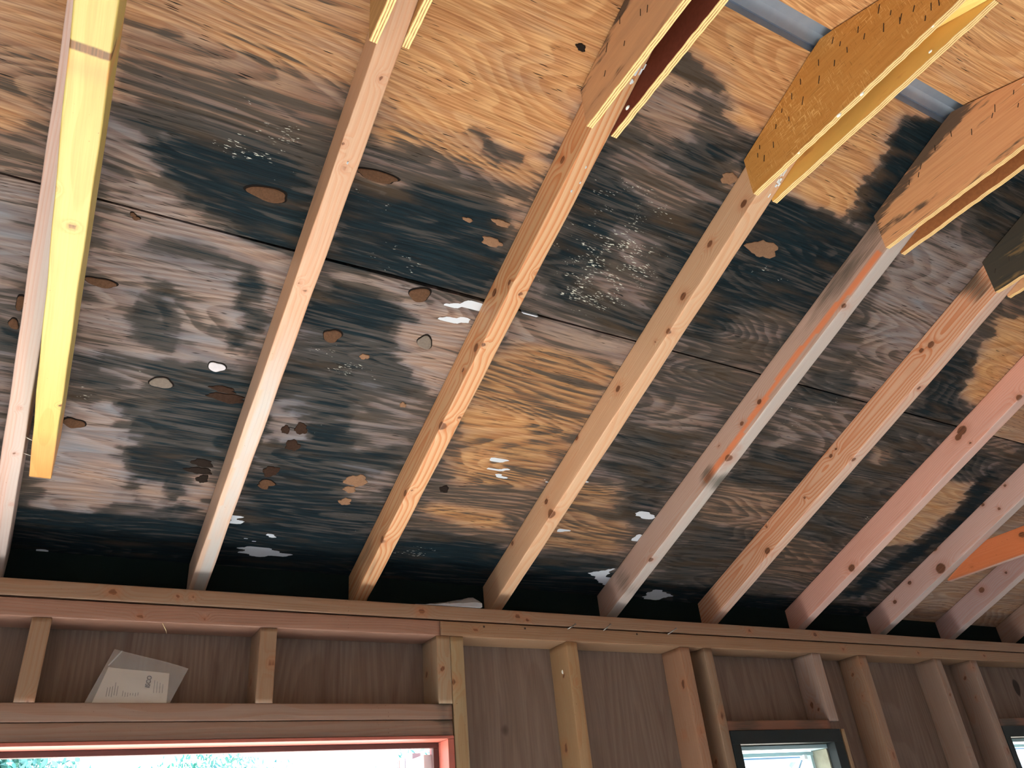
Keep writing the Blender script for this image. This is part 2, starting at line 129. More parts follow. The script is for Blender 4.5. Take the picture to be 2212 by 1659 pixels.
# sawn lumber: local X runs along the board; object colour is the wood's tint; 'stain' = knots, dark mould, orange heartwood
def make_lumber(name, ring=.30, fiber=.16, gloss=.45, freq=190.0, rc=(.93, .58, .36)):
    t = NT(name); tc = t.n('ShaderNodeTexCoord').outputs['Object']; sx = t.n('ShaderNodeSeparateXYZ'); t.t.links.new(tc, sx.inputs[0])
    oi = t.n('ShaderNodeObjectInfo'); rn = t.math('MULTIPLY', oi.outputs['Random'], 37.0)
    at = t.n('ShaderNodeAttribute', attribute_name='stain'); sa = t.n('ShaderNodeSeparateColor'); t.t.links.new(at.outputs['Color'], sa.inputs[0])
    x, y, z = sx.outputs
    K, D, O, A = sa.outputs[0], sa.outputs[1], sa.outputs[2], at.outputs['Alpha']
    lo = t.noise(t.vec(t.math('MULTIPLY', x, 1.6), t.math('MULTIPLY', y, 6.0), t.math('MULTIPLY', z, 6.0)), 1.0, 2, .5, w=rn)
    py = t.math('ADD', y, t.math('MULTIPLY_ADD', oi.outputs['Random'], .05, -.012)); pz = t.math('ADD', z, t.math('MULTIPLY_ADD', t.math('FRACT', t.math('MULTIPLY', oi.outputs['Random'], 7.3)), .06, -.05))
    rr = t.math('SQRT', t.math('ADD', t.math('MULTIPLY', py, py), t.math('MULTIPLY', pz, pz)))
    rr = t.math('ADD', rr, t.math('MULTIPLY', lo, .055)); rr = t.math('ADD', rr, t.math('MULTIPLY', A, .014))
    ph = t.math('MULTIPLY', rr, freq); fr = t.math('FRACT', ph)
    band = t.step(fr, .35, .85); fall = t.step(fr, .93, 1.0, 1.0, 0.0); band = t.math('MULTIPLY', band, fall)
    fb = t.noise(t.vec(t.math('MULTIPLY', x, 9.0), t.math('MULTIPLY', y, 420.0), t.math('MULTIPLY', z, 420.0)), 1.0, 3, .6, w=rn)
    bl = t.noise(t.vec(t.math('MULTIPLY', x, 4.0), t.math('MULTIPLY', y, 22.0), t.math('MULTIPLY', z, 22.0)), 1.0, 4, .6, w=rn)
    base = oi.outputs['Color']
    c = t.mix(t.math('MULTIPLY', band, ring), base, rc, 'MULTIPLY')
    c = t.mix(t.step(bl, .45, .8, 0.0, .34), c, (.88, .72, .60), 'MULTIPLY')
    c = t.mix(t.step(bl, .50, .25, 0.0, .20), c, (1.0, .93, .82), 'SCREEN') if False else c
    c = t.mix(t.step(fb, .3, .75, 0.0, fiber * 2), c, (.72, .62, .52), 'MULTIPLY')
    c = t.mix(t.math('MULTIPLY', O, .8, clamp=True), c, srgb(222, 128, 78))
    c = t.mix(t.math('MULTIPLY', t.math('MULTIPLY', O, -1.0, clamp=True), t.step(bl, .3, .6, .5, 1.0)), c, srgb(172, 172, 168))
    dn = t.math('MULTIPLY_ADD', bl, .9, -.45); dd = t.step(t.math('ADD', t.math('ADD', D, t.math('MULTIPLY', dn, t.step(D, 0, .15))), t.math('MULTIPLY_ADD', fb, .5, -.25)), .42, .85)
    dd = t.math('MULTIPLY', dd, t.step(D, .02, .2))
    c = t.mix(t.math('MULTIPLY', dd, .85), c, srgb(62, 62, 54))
    c = t.mix(t.step(A, .25, .9, 0.0, .30), c, srgb(168, 98, 56), 'MIX')
    kk = t.step(t.math('ADD', K, t.math('MULTIPLY_ADD', bl, .9, -.45)), .38, .62)
    kc = t.mix(t.step(fb, .35, .65), srgb(74, 42, 26), srgb(124, 78, 48))
    c = t.mix(t.math('MULTIPLY', kk, .9), c, kc)
    sp = t.noise(tc, 260.0, 1, .5); sp2 = t.noise(tc, 9.0, 1, .5)
    c = t.mix(t.math('MULTIPLY', t.step(sp, .735, .78), t.step(sp2, .5, .65, 0.0, .8)), c, srgb(96, 60, 38))
    t.col(c); t.p.inputs['Roughness'].default_value = gloss
    t.p.inputs['Specular IOR Level'].default_value = .35
    t.bump(t.math('ADD', t.math('MULTIPLY', fb, .6), t.math('MULTIPLY', band, .3)), .25, .0012)
    return t.m
LUM = make_lumber('sawn_lumber')
LUMR = make_lumber('strong_grain_lumber', ring=.9, freq=120.0, rc=(.88, .56, .38))

def board(name, L, W, H, mtx, tint, parent=None, mat=None, stains=None, res=.02, x0=0.0, wob=.0006, round_=.0022):
    """a board from x0 to x0+L, |y|<W/2, 0<z<H, eased edges, attribute 'stain' from stains(P)->(n,4)"""
    def seg(a, b, r_=res):
        n = max(1, int(round(abs(b - a) / r_))); return list(np.linspace(a, b, n + 1))
    q = round_; prof = []
    for y in seg(-W / 2 + q, W / 2 - q): prof.append((y, 0))
    for k in (30, 60): prof.append((W / 2 - q + q * math.sin(math.radians(k)), q - q * math.cos(math.radians(k))))
    for z in seg(q, H - q): prof.append((W / 2, z))
    for k in (60, 30): prof.append((W / 2 - q + q * math.sin(math.radians(k)), H - q + q * math.cos(math.radians(k))))
    for y in seg(W / 2 - q, -W / 2 + q): prof.append((y, H))
    for k in (30, 60): prof.append((-W / 2 + q - q * math.sin(math.radians(k)), H - q + q * math.cos(math.radians(k))))
    for z in seg(H - q, q): prof.append((-W / 2, z))
    for k in (60, 30): prof.append((-W / 2 + q - q * math.sin(math.radians(k)), q - q * math.cos(math.radians(k))))
    prof = np.array(prof); n = len(prof); xs = np.array(seg(x0, x0 + L, max(res, .005))); m = len(xs)
    P = np.zeros((m, n, 3)); P[:, :, 0] = xs[:, None]; P[:, :, 1] = prof[None, :, 0]; P[:, :, 2] = prof[None, :, 1]
    if wob:
        ph = rng.uniform(0, 6, 4); wv = wob * (np.sin(xs * 31 + ph[0]) + np.sin(xs * 13 + ph[1])); P[:, :, 1] += wv[:, None] * (prof[None, :, 1] < q * 1.01) * np.sign(prof[None, :, 0]) * .6
    P = P.reshape(-1, 3)
    i = np.arange(m - 1)[:, None] * n; k = np.arange(n)[None, :]; k2 = (k + 1) % n
    F = np.stack([i + k, i + n + k, i + n + k2, i + k2], -1).reshape(-1, 4)
    me = bpy.data.meshes.new(name)
    faces = F.tolist(); faces.append(list(range(n))); faces.append([(m - 1) * n + k_ for k_ in range(n)][::-1])
    me.from_pydata(P.tolist(), [], faces); sm = [True] * len(F) + [False, False]; me.polygons.foreach_set('use_smooth', sm)
    at = me.color_attributes.new('stain', 'FLOAT_COLOR', 'POINT'); S = np.zeros((len(P), 4)) if stains is None else stains(P)
    at.data.foreach_set('color', S.astype(np.float32).ravel()); me.update()
    o = link(name, me, mat or LUM, parent, mtx); o.color = (*tint, 1); return o

def knots_fn(lst, W, extra=None):
    def fn(P):
        S = np.zeros((len(P), 4))
        for fc, s_, v, rad in lst:
            if fc == 's': d = np.sqrt(((P[:, 0] - s_) / 1.25) ** 2 + (P[:, 2] - v) ** 2 + ((P[:, 1] + W / 2) * .6) ** 2)
            elif fc == 'b': d = np.sqrt(((P[:, 0] - s_) / 1.25) ** 2 + (P[:, 1] - v) ** 2 + (P[:, 2] * .6) ** 2)
            else: d = np.sqrt(((P[:, 0] - s_) / 1.25) ** 2 + (P[:, 1] - v) ** 2 + ((P[:, 2] - fc) * .6) ** 2)
            rad = max(rad * .62, .0028)
            S[:, 0] = np.maximum(S[:, 0], np.clip(1.15 - d / rad * .65, 0, 1)); S[:, 3] = np.maximum(S[:, 3], np.exp(-(d / (rad * 2.6)) ** 2))
        if extra: extra(P, S)
        return S
    return fn
def rand_knots(L, W, H, n, seed, face='b', x0=0.0):
    q = random.Random(seed); out = []
    for _ in range(n):
        if face == 'b': out.append(('b', x0 + q.uniform(.03, L - .03), q.uniform(-W * .4, W * .4), q.uniform(.004, .009)))
        else: out.append((face, x0 + q.uniform(.03, L - .03), q.uniform(-W * .4, W * .4), q.uniform(.004, .009)))
    return out

# ------------------------------------------------------------------ sheathing of the roof, seen from below
def ply_material(name, plainwood=False):
    t = NT(name); tc = t.n('ShaderNodeTexCoord').outputs['Object']; sx = t.n('ShaderNodeSeparateXYZ'); t.t.links.new(tc, sx.inputs[0])
    x, y = sx.outputs[0], sx.outputs[1]
    at = t.n('ShaderNodeAttribute', attribute_name='tone'); sa = t.n('ShaderNodeSeparateColor'); t.t.links.new(at.outputs['Color'], sa.inputs[0])
    m, wm, wh, spk = sa.outputs[0], sa.outputs[1], sa.outputs[2], at.outputs['Alpha']
    wob = t.noise(t.vec(t.math('MULTIPLY', x, 1.3), t.math('MULTIPLY', y, 4.0), 0.0), 1.0, 2, .5)
    yw = t.math('MULTIPLY_ADD', wob, .07, y)
    fine = t.noise(t.vec(t.math('MULTIPLY', x, 7.0), t.math('MULTIPLY', yw, 330.0), 0.0), 1.0, 4, .65)
    wide = t.noise(t.vec(t.math('MULTIPLY', x, 4.0), t.math('MULTIPLY', yw, 95.0), 3.0), 1.0, 4, .6)
    mid = t.noise(t.vec(t.math('MULTIPLY', x, 5.0), t.math('MULTIPLY', yw, 30.0), 7.0), 1.0, 4, .55)
    field = t.noise(t.vec(t.math('MULTIPLY', x, 1.1), t.math('MULTIPLY', y, 5.5), 11.0), 1.0, 1.5, .45, .15)
    fr = t.math('FRACT', t.math('MULTIPLY', field, 30.0)); fig = t.math('MULTIPLY', t.step(fr, .1, .7), t.step(fr, .86, 1.0, 1.0, 0.0))
    c_or = t.mix(t.step(fine, .3, .7), (.34, .175, .075), (.62, .375, .175)); c_gr = t.mix(fine, (.095, .108, .124), (.285, .305, .345))
    wmm = t.math('ADD', wm, t.math('MULTIPLY_ADD', mid, .9, -.45), clamp=True)
    c = t.mix(wmm, c_gr, c_or)
    c = t.mix(t.math('MULTIPLY', fig, .42), c, (.62, .40, .30), 'MULTIPLY')
    c = t.mix(t.step(wide, .48, .72, 0.0, .45), c, (.50, .42, .36), 'MULTIPLY')
    e = t.math('ADD', m, t.math('MULTIPLY_ADD', wide, 1.05, -.525)); e = t.math('ADD', e, t.math('MULTIPLY_ADD', fine, 1.0, -.50))
    e = t.math('ADD', e, t.math('MULTIPLY_ADD', mid, 1.0, -.50)); e = t.math('ADD', e, t.math('MULTIPLY_ADD', fig, .16, -.07))
    e = t.math('MULTIPLY', e, t.step(m, .02, .22))
    mo = t.step(e, .41, .67)
    mc = t.mix(t.step(fine, .35, .75), (.0008, .0058, .0092), (.0042, .0185, .0262))
    mc = t.mix(t.math('MULTIPLY', t.step(t.math('ADD', mid, t.math('MULTIPLY_ADD', wm, .5, -.10)), .45, .75), .75), mc, (.060, .042, .026))
    mc = t.mix(t.step(t.math('ADD', e, 0.0), .72, .95, .5, 0.0), mc, (.085, .075, .065))
    c = t.mix(t.step(m, .10, .75, 0.0, 1.0), c, (.50, .47, .47), 'MULTIPLY')
    c = t.mix(t.math('MULTIPLY', mo, .96), c, mc)
    # short checks along the grain
    ck = t.noise(t.vec(t.math('MULTIPLY', x, 26.0), t.math('MULTIPLY', yw, 400.0), 21.0), 1.0, 1, .4)
    ck2 = t.noise(t.vec(t.math('MULTIPLY', x, 8.0), t.math('MULTIPLY', y, 14.0), 5.0), 1.0, 1, .4)
    c = t.mix(t.math('MULTIPLY', t.step(ck, .66, .72), t.step(ck2, .46, .56)), c, (.010, .009, .008))
    # pale mildew specks and bare white scraps
    ws = t.noise(t.vec(t.math('MULTIPLY', x, 85.0), t.math('MULTIPLY', yw, 430.0), 2.0), 1.0, 2, .5)
    wc = t.noise(t.vec(t.math('MULTIPLY', x, 22.0), t.math('MULTIPLY', yw, 50.0), 2.0), 1.0, 2, .5)
    c = t.mix(t.math('MULTIPLY', t.step(t.math('ADD', ws, t.math('MULTIPLY_ADD', spk, .18, -.13)), .625, .68), t.step(t.math('ADD', wc, t.math('MULTIPLY_ADD', spk, .22, -.14)), .54, .61)), c, (.50, .52, .46))
    wf = t.step(t.math('ADD', wh, t.math('MULTIPLY_ADD', wide, .7, -.35)), .55, .64)
    c = t.mix(wf, c, (.52, .58, .64))
    t.col(c); t.p.inputs['Roughness'].default_value = .8; t.p.inputs['Specular IOR Level'].default_value = .1
    t.bump(t.math('ADD', t.math('MULTIPLY', fine, .7), wide), .3, .0015)
    return t.m
PLYROOF = ply_material('weathered_plywood')

# stain map with painted eave shade, front slope, in metres: x along the ridge, t up the slope
GX0, GX1, GT0, GT1, GS = -1.5, 4.0, -.42, 1.45, .006
gx = np.arange(GX0, GX1 + GS, GS); gt = np.arange(GT0, GT1 + GS, GS)
def smooth_noise(sx, st, seed):
    q = np.random.default_rng(seed); nx = int((GX1 - GX0) / sx) + 4; nt = int((GT1 - GT0) / st) + 4
    A = q.uniform(-1, 1, (nt, nx)); fx = (gx - GX0) / sx; ft = (gt - GT0) / st
    ix = fx.astype(int); it = ft.astype(int); ux = fx - ix; ut = ft - it; ux = ux * ux * (3 - 2 * ux); ut = ut * ut * (3 - 2 * ut)
    a = A[np.ix_(it, ix)]; b = A[np.ix_(it, ix + 1)]; c_ = A[np.ix_(it + 1, ix)]; d = A[np.ix_(it + 1, ix + 1)]
    return (a * (1 - ux) + b * ux) * (1 - ut)[:, None] + (c_ * (1 - ux) + d * ux) * ut[:, None]
WX = .020 * smooth_noise(.09, .03, 1) + .022 * smooth_noise(.03, .010, 2) + .020 * smooth_noise(.2, .008, 21)
WX = WX + .022 * smooth_noise(.3, .006, 22)
WT = .007 * smooth_noise(.12, .05, 3) + .004 * smooth_noise(.04, .015, 4)
PXg, PTg = np.meshgrid(gx, gt); PXw, PTw = PXg + WX, PTg + WT
def inside(poly, px, pt):
    res = np.zeros(px.shape, bool); n = len(poly)
    xs = [p[0] for p in poly]; ts = [p[1] for p in poly]
    sel = (px >= min(xs)) & (px <= max(xs)) & (pt >= min(ts)) & (pt <= max(ts)); a, b = px[sel], pt[sel]; r_ = np.zeros(a.shape, bool)
    for i in range(n):
        x1, t1 = poly[i]; x2, t2 = poly[(i + 1) % n]
        if t1 == t2: continue
        cnd = ((t1 > b) != (t2 > b)); r_ ^= cnd & (a < (x2 - x1) * (b - t1) / (t2 - t1) + x1)
    res[sel] = r_; return res
def blur(A, kx, kt):
    for ax, k in ((1, kx), (0, kt)):
        if k < 1: continue
        ker = np.exp(-np.arange(-2 * k, 2 * k + 1) ** 2 / (2. * (k * .8) ** 2)); ker /= ker.sum()
        A = np.apply_along_axis(lambda v: np.convolve(np.pad(v, 2 * k, mode='edge'), ker, 'valid'), ax, A)
    return A
GM = np.full(PXg.shape, .6); GW = np.full(PXg.shape, .3)
for m_, w_, pl in DATA['poly']:  # last polygon paints the plate's shade along the eave as a black band
    s_ = inside(pl, PXw, PTw); GM[s_] = m_; GW[s_] = w_
GM = blur(GM, 1, 1); GW = blur(GW, 5, 2)
GH = np.zeros(PXg.shape)
for pl in DATA['white']: GH[inside(pl, PXg + WX * .5, PTg + WT * .3)] = 1.0
GH = blur(GH, 1, 0)
GK = np.zeros(PXg.shape)
for a, b, rx, rt, v in DATA['speck']: GK = np.maximum(GK, v * np.clip(1.4 - np.sqrt(((PXg - a) / rx) ** 2 + ((PTg - b) / rt) ** 2), 0, 1))
def tone_at(x, t):
    j = np.clip(((x - GX0) / GS).round().astype(int), 0, len(gx) - 1); i = np.clip(((t - GT0) / GS).round().astype(int), 0, len(gt) - 1)
    return np.stack([GM[i, j], GW[i, j], GH[i, j], GK[i, j]], -1)

def slope_matrix(back=False):
    # local (x, t, n): t up the slope; sheathing underside lies at n = 0
    if not back:
        ex = Vector((1, 0, 0)); et = Vector((0, -CT, ST)); org = Vector((0, -HR * ST, Z0 + ZR + HR * CT))
    else:
        ex = Vector((1, 0, 0)); et = Vector((0, CT, ST)); org = Vector((0, 2 * YR + HR * ST, Z0 + ZR + HR * CT))
    en = ex.cross(et)                                     # front slope: into the room, rear slope: outwards
    m_ = Matrix((ex, et, en)).transposed().to_4x4(); m_.translation = org; return m_
MF, MB_ = slope_matrix(), slope_matrix(True)
def sheet(name, x0, x1, t0, t1, mtx, tone, mat, gap_curve=None, thick=None, res=.007):
    if thick is None: thick = -.012 if mtx is MF else .012
    nx = max(2, int((x1 - x0) / res)); nt = max(2, int((t1 - t0) / res)); xs = np.linspace(x0, x1, nx + 1); ts = np.linspace(t0, t1, nt + 1)
    Xg, Tg = np.meshgrid(xs, ts); Zg = np.zeros_like(Xg)
    if gap_curve is not None:
        lim = gap_curve(xs)                                   # uneven lower or upper edge
        edge, sgn = lim; k = 0 if sgn > 0 else -1
        Tg[k, :] = edge
    V = np.stack([Xg, Tg, Zg], -1).reshape(-1, 3); n = nx + 1
    F = []
    ii = np.arange(nt)[:, None] * n; kk = np.arange(nx)[None, :]
    F = np.stack([ii + kk, ii + kk + n, ii + kk + n + 1, ii + kk + 1], -1).reshape(-1, 4).tolist()
    base = len(V); bord = [k for k in range(n)] + [j * n + nx for j in range(1, nt + 1)] + [nt * n + k for k in range(nx - 1, -1, -1)] + [j * n for j in range(nt - 1, 0, -1)]
    top = V[bord].copy(); top[:, 2] = thick; V = np.vstack([V, top]); b = len(bord)
    for q in range(b): F.append([bord[q], bord[(q + 1) % b], base + (q + 1) % b, base + q])
    F.append([base + q for q in range(b)])
    me = bpy.data.meshes.new(name); me.from_pydata(V.tolist(), [], F)
    at = me.color_attributes.new('tone', 'FLOAT_COLOR', 'POINT'); S = tone(V[:, 0], V[:, 1]); at.data.foreach_set('color', S.astype(np.float32).ravel()); me.update()
    o = link(name, me, mat, None, mtx); return struct(o)
XS = 2.652
def const_tone(m_, w_): return lambda x, t: np.tile([m_, w_, 0., 0.], (len(x), 1))
def lower_edge(xs):   # the upper course sags away from the lower one between the second and fourth rafters
    return (.7245 + .004 * np.exp(-((xs - .50) / .22) ** 2), 1)
ceil_lo = sheet('ceiling', XL, XS, -.40, .7205, MF, tone_at, PLYROOF)
ceil_up = sheet('ceiling', XL, XS - .38, .7245, 1.4015, MF, tone_at, PLYROOF, gap_curve=lower_edge)
PLYDRY = PLYROOF
sheet('ceiling', XS + .002, XR, -.40, .7205, MF, const_tone(.12, .55), PLYDRY, res=.03)
sheet('ceiling', XS - .378, XR, .7245, 1.4015, MF, const_tone(.15, .6), PLYDRY, res=.03)
sheet('ceiling', XL, .85, -.40, 1.405, MB_, const_tone(.05, .95), PLYDRY, res=.03)
sheet('ceiling', .852, XR, -.40, 1.405, MB_, const_tone(0.0, 1.0), PLYDRY, res=.03)
# roofing felt above the boards closes the seams
felt = plain('roofing_felt', (.012, .012, .013), .9)
for mtx, a, b in ((MF, -.017, -.0135), (MB_, .0135, .017)):
    struct(bm_obj('trim_1', lambda bm: box_bm(bm, XL - .2, XR + .2, -.42, 1.36, a, b), felt, None, mtx))

# knot plugs, resin scars and peeled patches on the boards
plug_mats = {'br': plain('brown_plug', srgb(84, 62, 46), .85, 0, .45, 300), 'gr': plain('grey_plug', srgb(112, 104, 96), .85, 0, .3, 200), 'wh': plain('white_plug', srgb(190, 190, 196), .8, 0, .12, 150),
             'dk': plain('dark_resin', srgb(50, 36, 28), .8, 0, .5, 260), 'bk': plain('black_resin', srgb(36, 29, 25), .8, 0, .4, 260), 'tn': plain('tan_patch', srgb(126, 98, 76), .85, 0, .3, 300)}
darkcrack = plain('dark_crack', (.010, .008, .007), .9)
for i, (a, b, rx, rt, k) in enumerate(DATA['plug']):
    q = random.Random(i); n = 26; ph = [q.uniform(0, 6) for _ in range(4)]
    nm = 'knot_plug' if k in ('br', 'gr', 'wh') else 'resin_patch'
    par = ceil_lo if b < .72 else ceil_up
    def ring(sc_, z, dx=0, dt=0):
        out = []
        for j in range(n):
            th = 2 * math.pi * j / n; rr = 1 + (.10 * math.sin(2 * th + ph[0]) + .10 * math.sin(3 * th + ph[1]) + (.10 if k in ('dk', 'bk', 'tn') else .04) * math.sin(5 * th + ph[2]) + (.07 if k in ('dk', 'bk', 'tn') else .0) * math.sin(9 * th + ph[3]))
            out.append((a + dx + rx * sc_ * rr * math.cos(th), b + dt + rt * sc_ * rr * math.sin(th), z))
        return out
    V = ring(1.0, -.0002) + ring(.97, .0012) + ring(.8, .0018); F = []
    for rr_ in (0, 1):
        for j in range(n): F.append((rr_ * n + j, rr_ * n + (j + 1) % n, (rr_ + 1) * n + (j + 1) % n, (rr_ + 1) * n + j))
    F.append(tuple(2 * n + j for j in range(n)))
    pl_ = link(nm, mesh_from(nm, V, F, smooth=False), plug_mats[k], par)
    if k in ('br', 'gr', 'wh'):
        V = ring(1.10, .0004, .0, rt * .12); V2 = ring(1.1, -.0005, .0, rt * .12)
        link('gap', mesh_from('gap', V + V2, [tuple(range(n))] + [(j, n + j, n + (j + 1) % n, (j + 1) % n) for j in range(n)]), darkcrack, pl_)

# ------------------------------------------------------------------ metal ridge cap seen through the ridge gap
def metal_mat():
    t = NT('galvanised_metal'); tc = t.n('ShaderNodeTexCoord').outputs['Object']
    a = t.noise(tc, 30, 4, .6); b = t.noise(tc, 6, 2, .5)
    t.col(t.mix(t.math('MULTIPLY', t.math('ADD', a, b), .5), (.20, .27, .36), (.38, .46, .56))); t.p.inputs['Metallic'].default_value = .55; t.p.inputs['Roughness'].default_value = .42
    return t.m
zp = Z0 + ZR + HR * CT + ST * 1.4015
zpk = zp + .028 * ST / CT
def ridge_fn(bm):
    pts = [(YR + .034, zpk - .034 * .39 + .000), (YR + .022, zpk + .004), (YR + .018, zpk + .001), (YR, zpk + .012), (YR - .10, zpk - .10 * .39 + .038), (YR - .10, zpk - .10 * .39 + .040), (YR, zpk + .016), (YR + .10, zpk - .1 * .39 + .040), (YR + .10, zpk - .1 * .39 + .038), (YR + .036, zpk - .030 * .39 + .010)]
    vs = [[bm.verts.new((xx, y_, z_)) for y_, z_ in pts] for xx in (XL - .1, XR + .1)]; n = len(pts)
    for k in range(n): bm.faces.new((vs[0][k], vs[0][(k + 1) % n], vs[1][(k + 1) % n], vs[1][k]))
    bm.faces.new(vs[0][::-1]); bm.faces.new(vs[1])
tag(bm_obj('ridge_cap', ridge_fn, metal_mat()), 'galvanised blue-grey metal ridge cap showing through the gap at the roof peak', 'ridge cap')

# ------------------------------------------------------------------ rafters
def rafter_matrix(x, back=False):
    if not back: et = Vector((0, -CT, ST)); org = Vector((x, 0, Z0 + ZR)); ey = Vector((1, 0, 0))
    else: et = Vector((0, CT, ST)); org = Vector((x, 2 * YR, Z0 + ZR)); ey = Vector((-1, 0, 0))
    en = et.cross(ey)
    m_ = Matrix((et, ey, en)).transposed().to_4x4(); m_.translation = org; return m_
pink = srgb(222, 170, 140); tan = srgb(214, 168, 122); gold = srgb(216, 160, 100); pale = srgb(226, 186, 148); greyw = srgb(176, 152, 128)
TINT = {'A': srgb(187, 164, 154), 'B': srgb(196, 161, 132), 'C': srgb(199, 162, 124), 'D': srgb(199, 166, 135), 'E': srgb(184, 159, 147), 'F': srgb(216, 173, 144), 'G': srgb(222, 173, 158), 'H': srgb(211, 179, 171), 'I': srgb(191, 166, 164), 'J': srgb(162, 137, 125)}
SEC = CT / 1.0
def ex_orange(P, S):   # heartwood stripe low on the side face
    s_ = P[:, 0]; S[:, 2] = np.maximum(S[:, 2], (np.abs(P[:, 2] - (.018 + .006 * np.sin(s_ * 9))) < .008) * (P[:, 1] < -.01) * (s_ > .48) * (s_ < 1.2))
    S[:, 1] = np.maximum(S[:, 1], (P[:, 1] < -.005) * (P[:, 2] > .03) * np.clip((s_ - .62) * 1.6, 0, .72)); S[:, 1] = np.maximum(S[:, 1], .75 * np.exp(-((s_ - .50) / .05) ** 2) * (P[:, 2] < .04)); S[:, 1] = np.maximum(S[:, 1], .6 * np.exp(-((s_ - .05) / .06) ** 2))
    gray(S, .75 * (P[:, 2] < .002))
def ex_c(P, S): S[:, 1] = np.maximum(S[:, 1], .62 * np.exp(-((P[:, 0] - .06) / .10) ** 2) * (P[:, 1] < -.005)); S[:, 1] = np.maximum(S[:, 1], (P[:, 1] < -.01) * .35 * np.exp(-((P[:, 2] - .03) / .02) ** 2))
def ex_f(P, S): gray(S, .5 * (P[:, 2] < .002)); S[:, 1] = np.maximum(S[:, 1], .8 * np.exp(-((P[:, 0] - 1.20) / .06) ** 2) * (P[:, 2] > .02))
def ex_g(P, S): gray(S, .5 * (P[:, 2] < .002))
def ex_h(P, S): gray(S, .75 * (P[:, 2] < .002)); S[:, 1] = np.maximum(S[:, 1], .45 * np.exp(-((P[:, 0] - .18) / .12) ** 2) * (P[:, 2] > .05))
def gray(S, v): S[:, 2] = np.where(S[:, 2] > 0, S[:, 2], -v)
def ex_a(P, S): gray(S, .55 * (P[:, 1] > .002))
def ex_b(P, S): gray(S, .70 * np.clip((.72 - P[:, 0]) * 4, 0, 1) * (P[:, 2] < .01) * (np.abs(P[:, 1] - .002) < .013) + .35 * np.clip((.72 - P[:, 0]) * 4, 0, 1)); S[:, 1] = np.maximum(S[:, 1], .42 * (P[:, 1] < -.008) * np.clip((P[:, 2] - .0) * 20, 0, 1) * np.clip((P[:, 0] - .3) * 2, 0, 1))
def ex_top(P, S): S[:, 1] = np.maximum(S[:, 1], .5 * (P[:, 2] > HP - .012))
EXTRA = {'A': ex_a, 'G': ex_g, 'I': ex_g, 'E': ex_orange, 'C': ex_c, 'F': ex_f, 'H': ex_h, 'B': ex_b}
RL = {'A': 'pale sawn rafter behind the yellow joist, leftmost of the sloping rafters', 'B': 'rafter with three round knots, its top end held between cut-off plywood plates',
      'C': 'rafter with bold arched grain on its underside, rising to the gusset with maroon inner face', 'D': 'smooth tan rafter carrying the rough golden-brown gusset plate',
      'E': 'grey-stained rafter with an orange heartwood stripe along its side', 'F': 'golden rafter ending under the dark mould-stained gusset plate',
      'G': 'pinkish rafter with one large knot, first to the right of the golden rafter', 'H': 'pale rafter with clustered knots from whose side the orange tie board starts',
      'I': 'dim rafter just beyond the orange tie board, crossed by plain unstained plywood', 'J': 'dark rafter end furthest along the roof, at the edge of view'}
RLEN = 1.473
for n in 'ABCDEFGHIJ':
    W = .034 if n == 'A' else .038
    o = board('rafter', RLEN + .30, W, HP - .0006, rafter_matrix(X[n]), TINT[n], mat=LUMR if n in 'CF' else LUM, stains=knots_fn(DATA['knot'].get(n, rand_knots(1.4, .06, .1, 4, 5)), W, EXTRA.get(n)), res=.006, x0=-.30)
    tag(o, RL[n], 'rafter', 'rafters of the wall-side roof slope')
BL = {'C': 'bare far-slope rafter meeting the arched-grain rafter at the ridge', 'D': 'bright yellow far-slope rafter rising between the golden-brown gusset plates', 'E': 'far-slope rafter between the reddish streaked gusset plates', 'F': 'far-slope rafter behind the mould-stained gusset plate', 'B': 'far-slope rafter meeting the three-knot rafter at the ridge'}
for n in 'BCDEF':
    o = board('rafter', RLEN + .30, .0364, HP - .0006, rafter_matrix(X[n], True), srgb(240, 214, 130) if n == 'D' else srgb(214, 170, 120), stains=knots_fn(rand_knots(1.4, .03, .1, 4, 3), .038), res=.012, x0=-.30)
    tag(o, BL[n], 'rafter', 'rafters of the far roof slope')

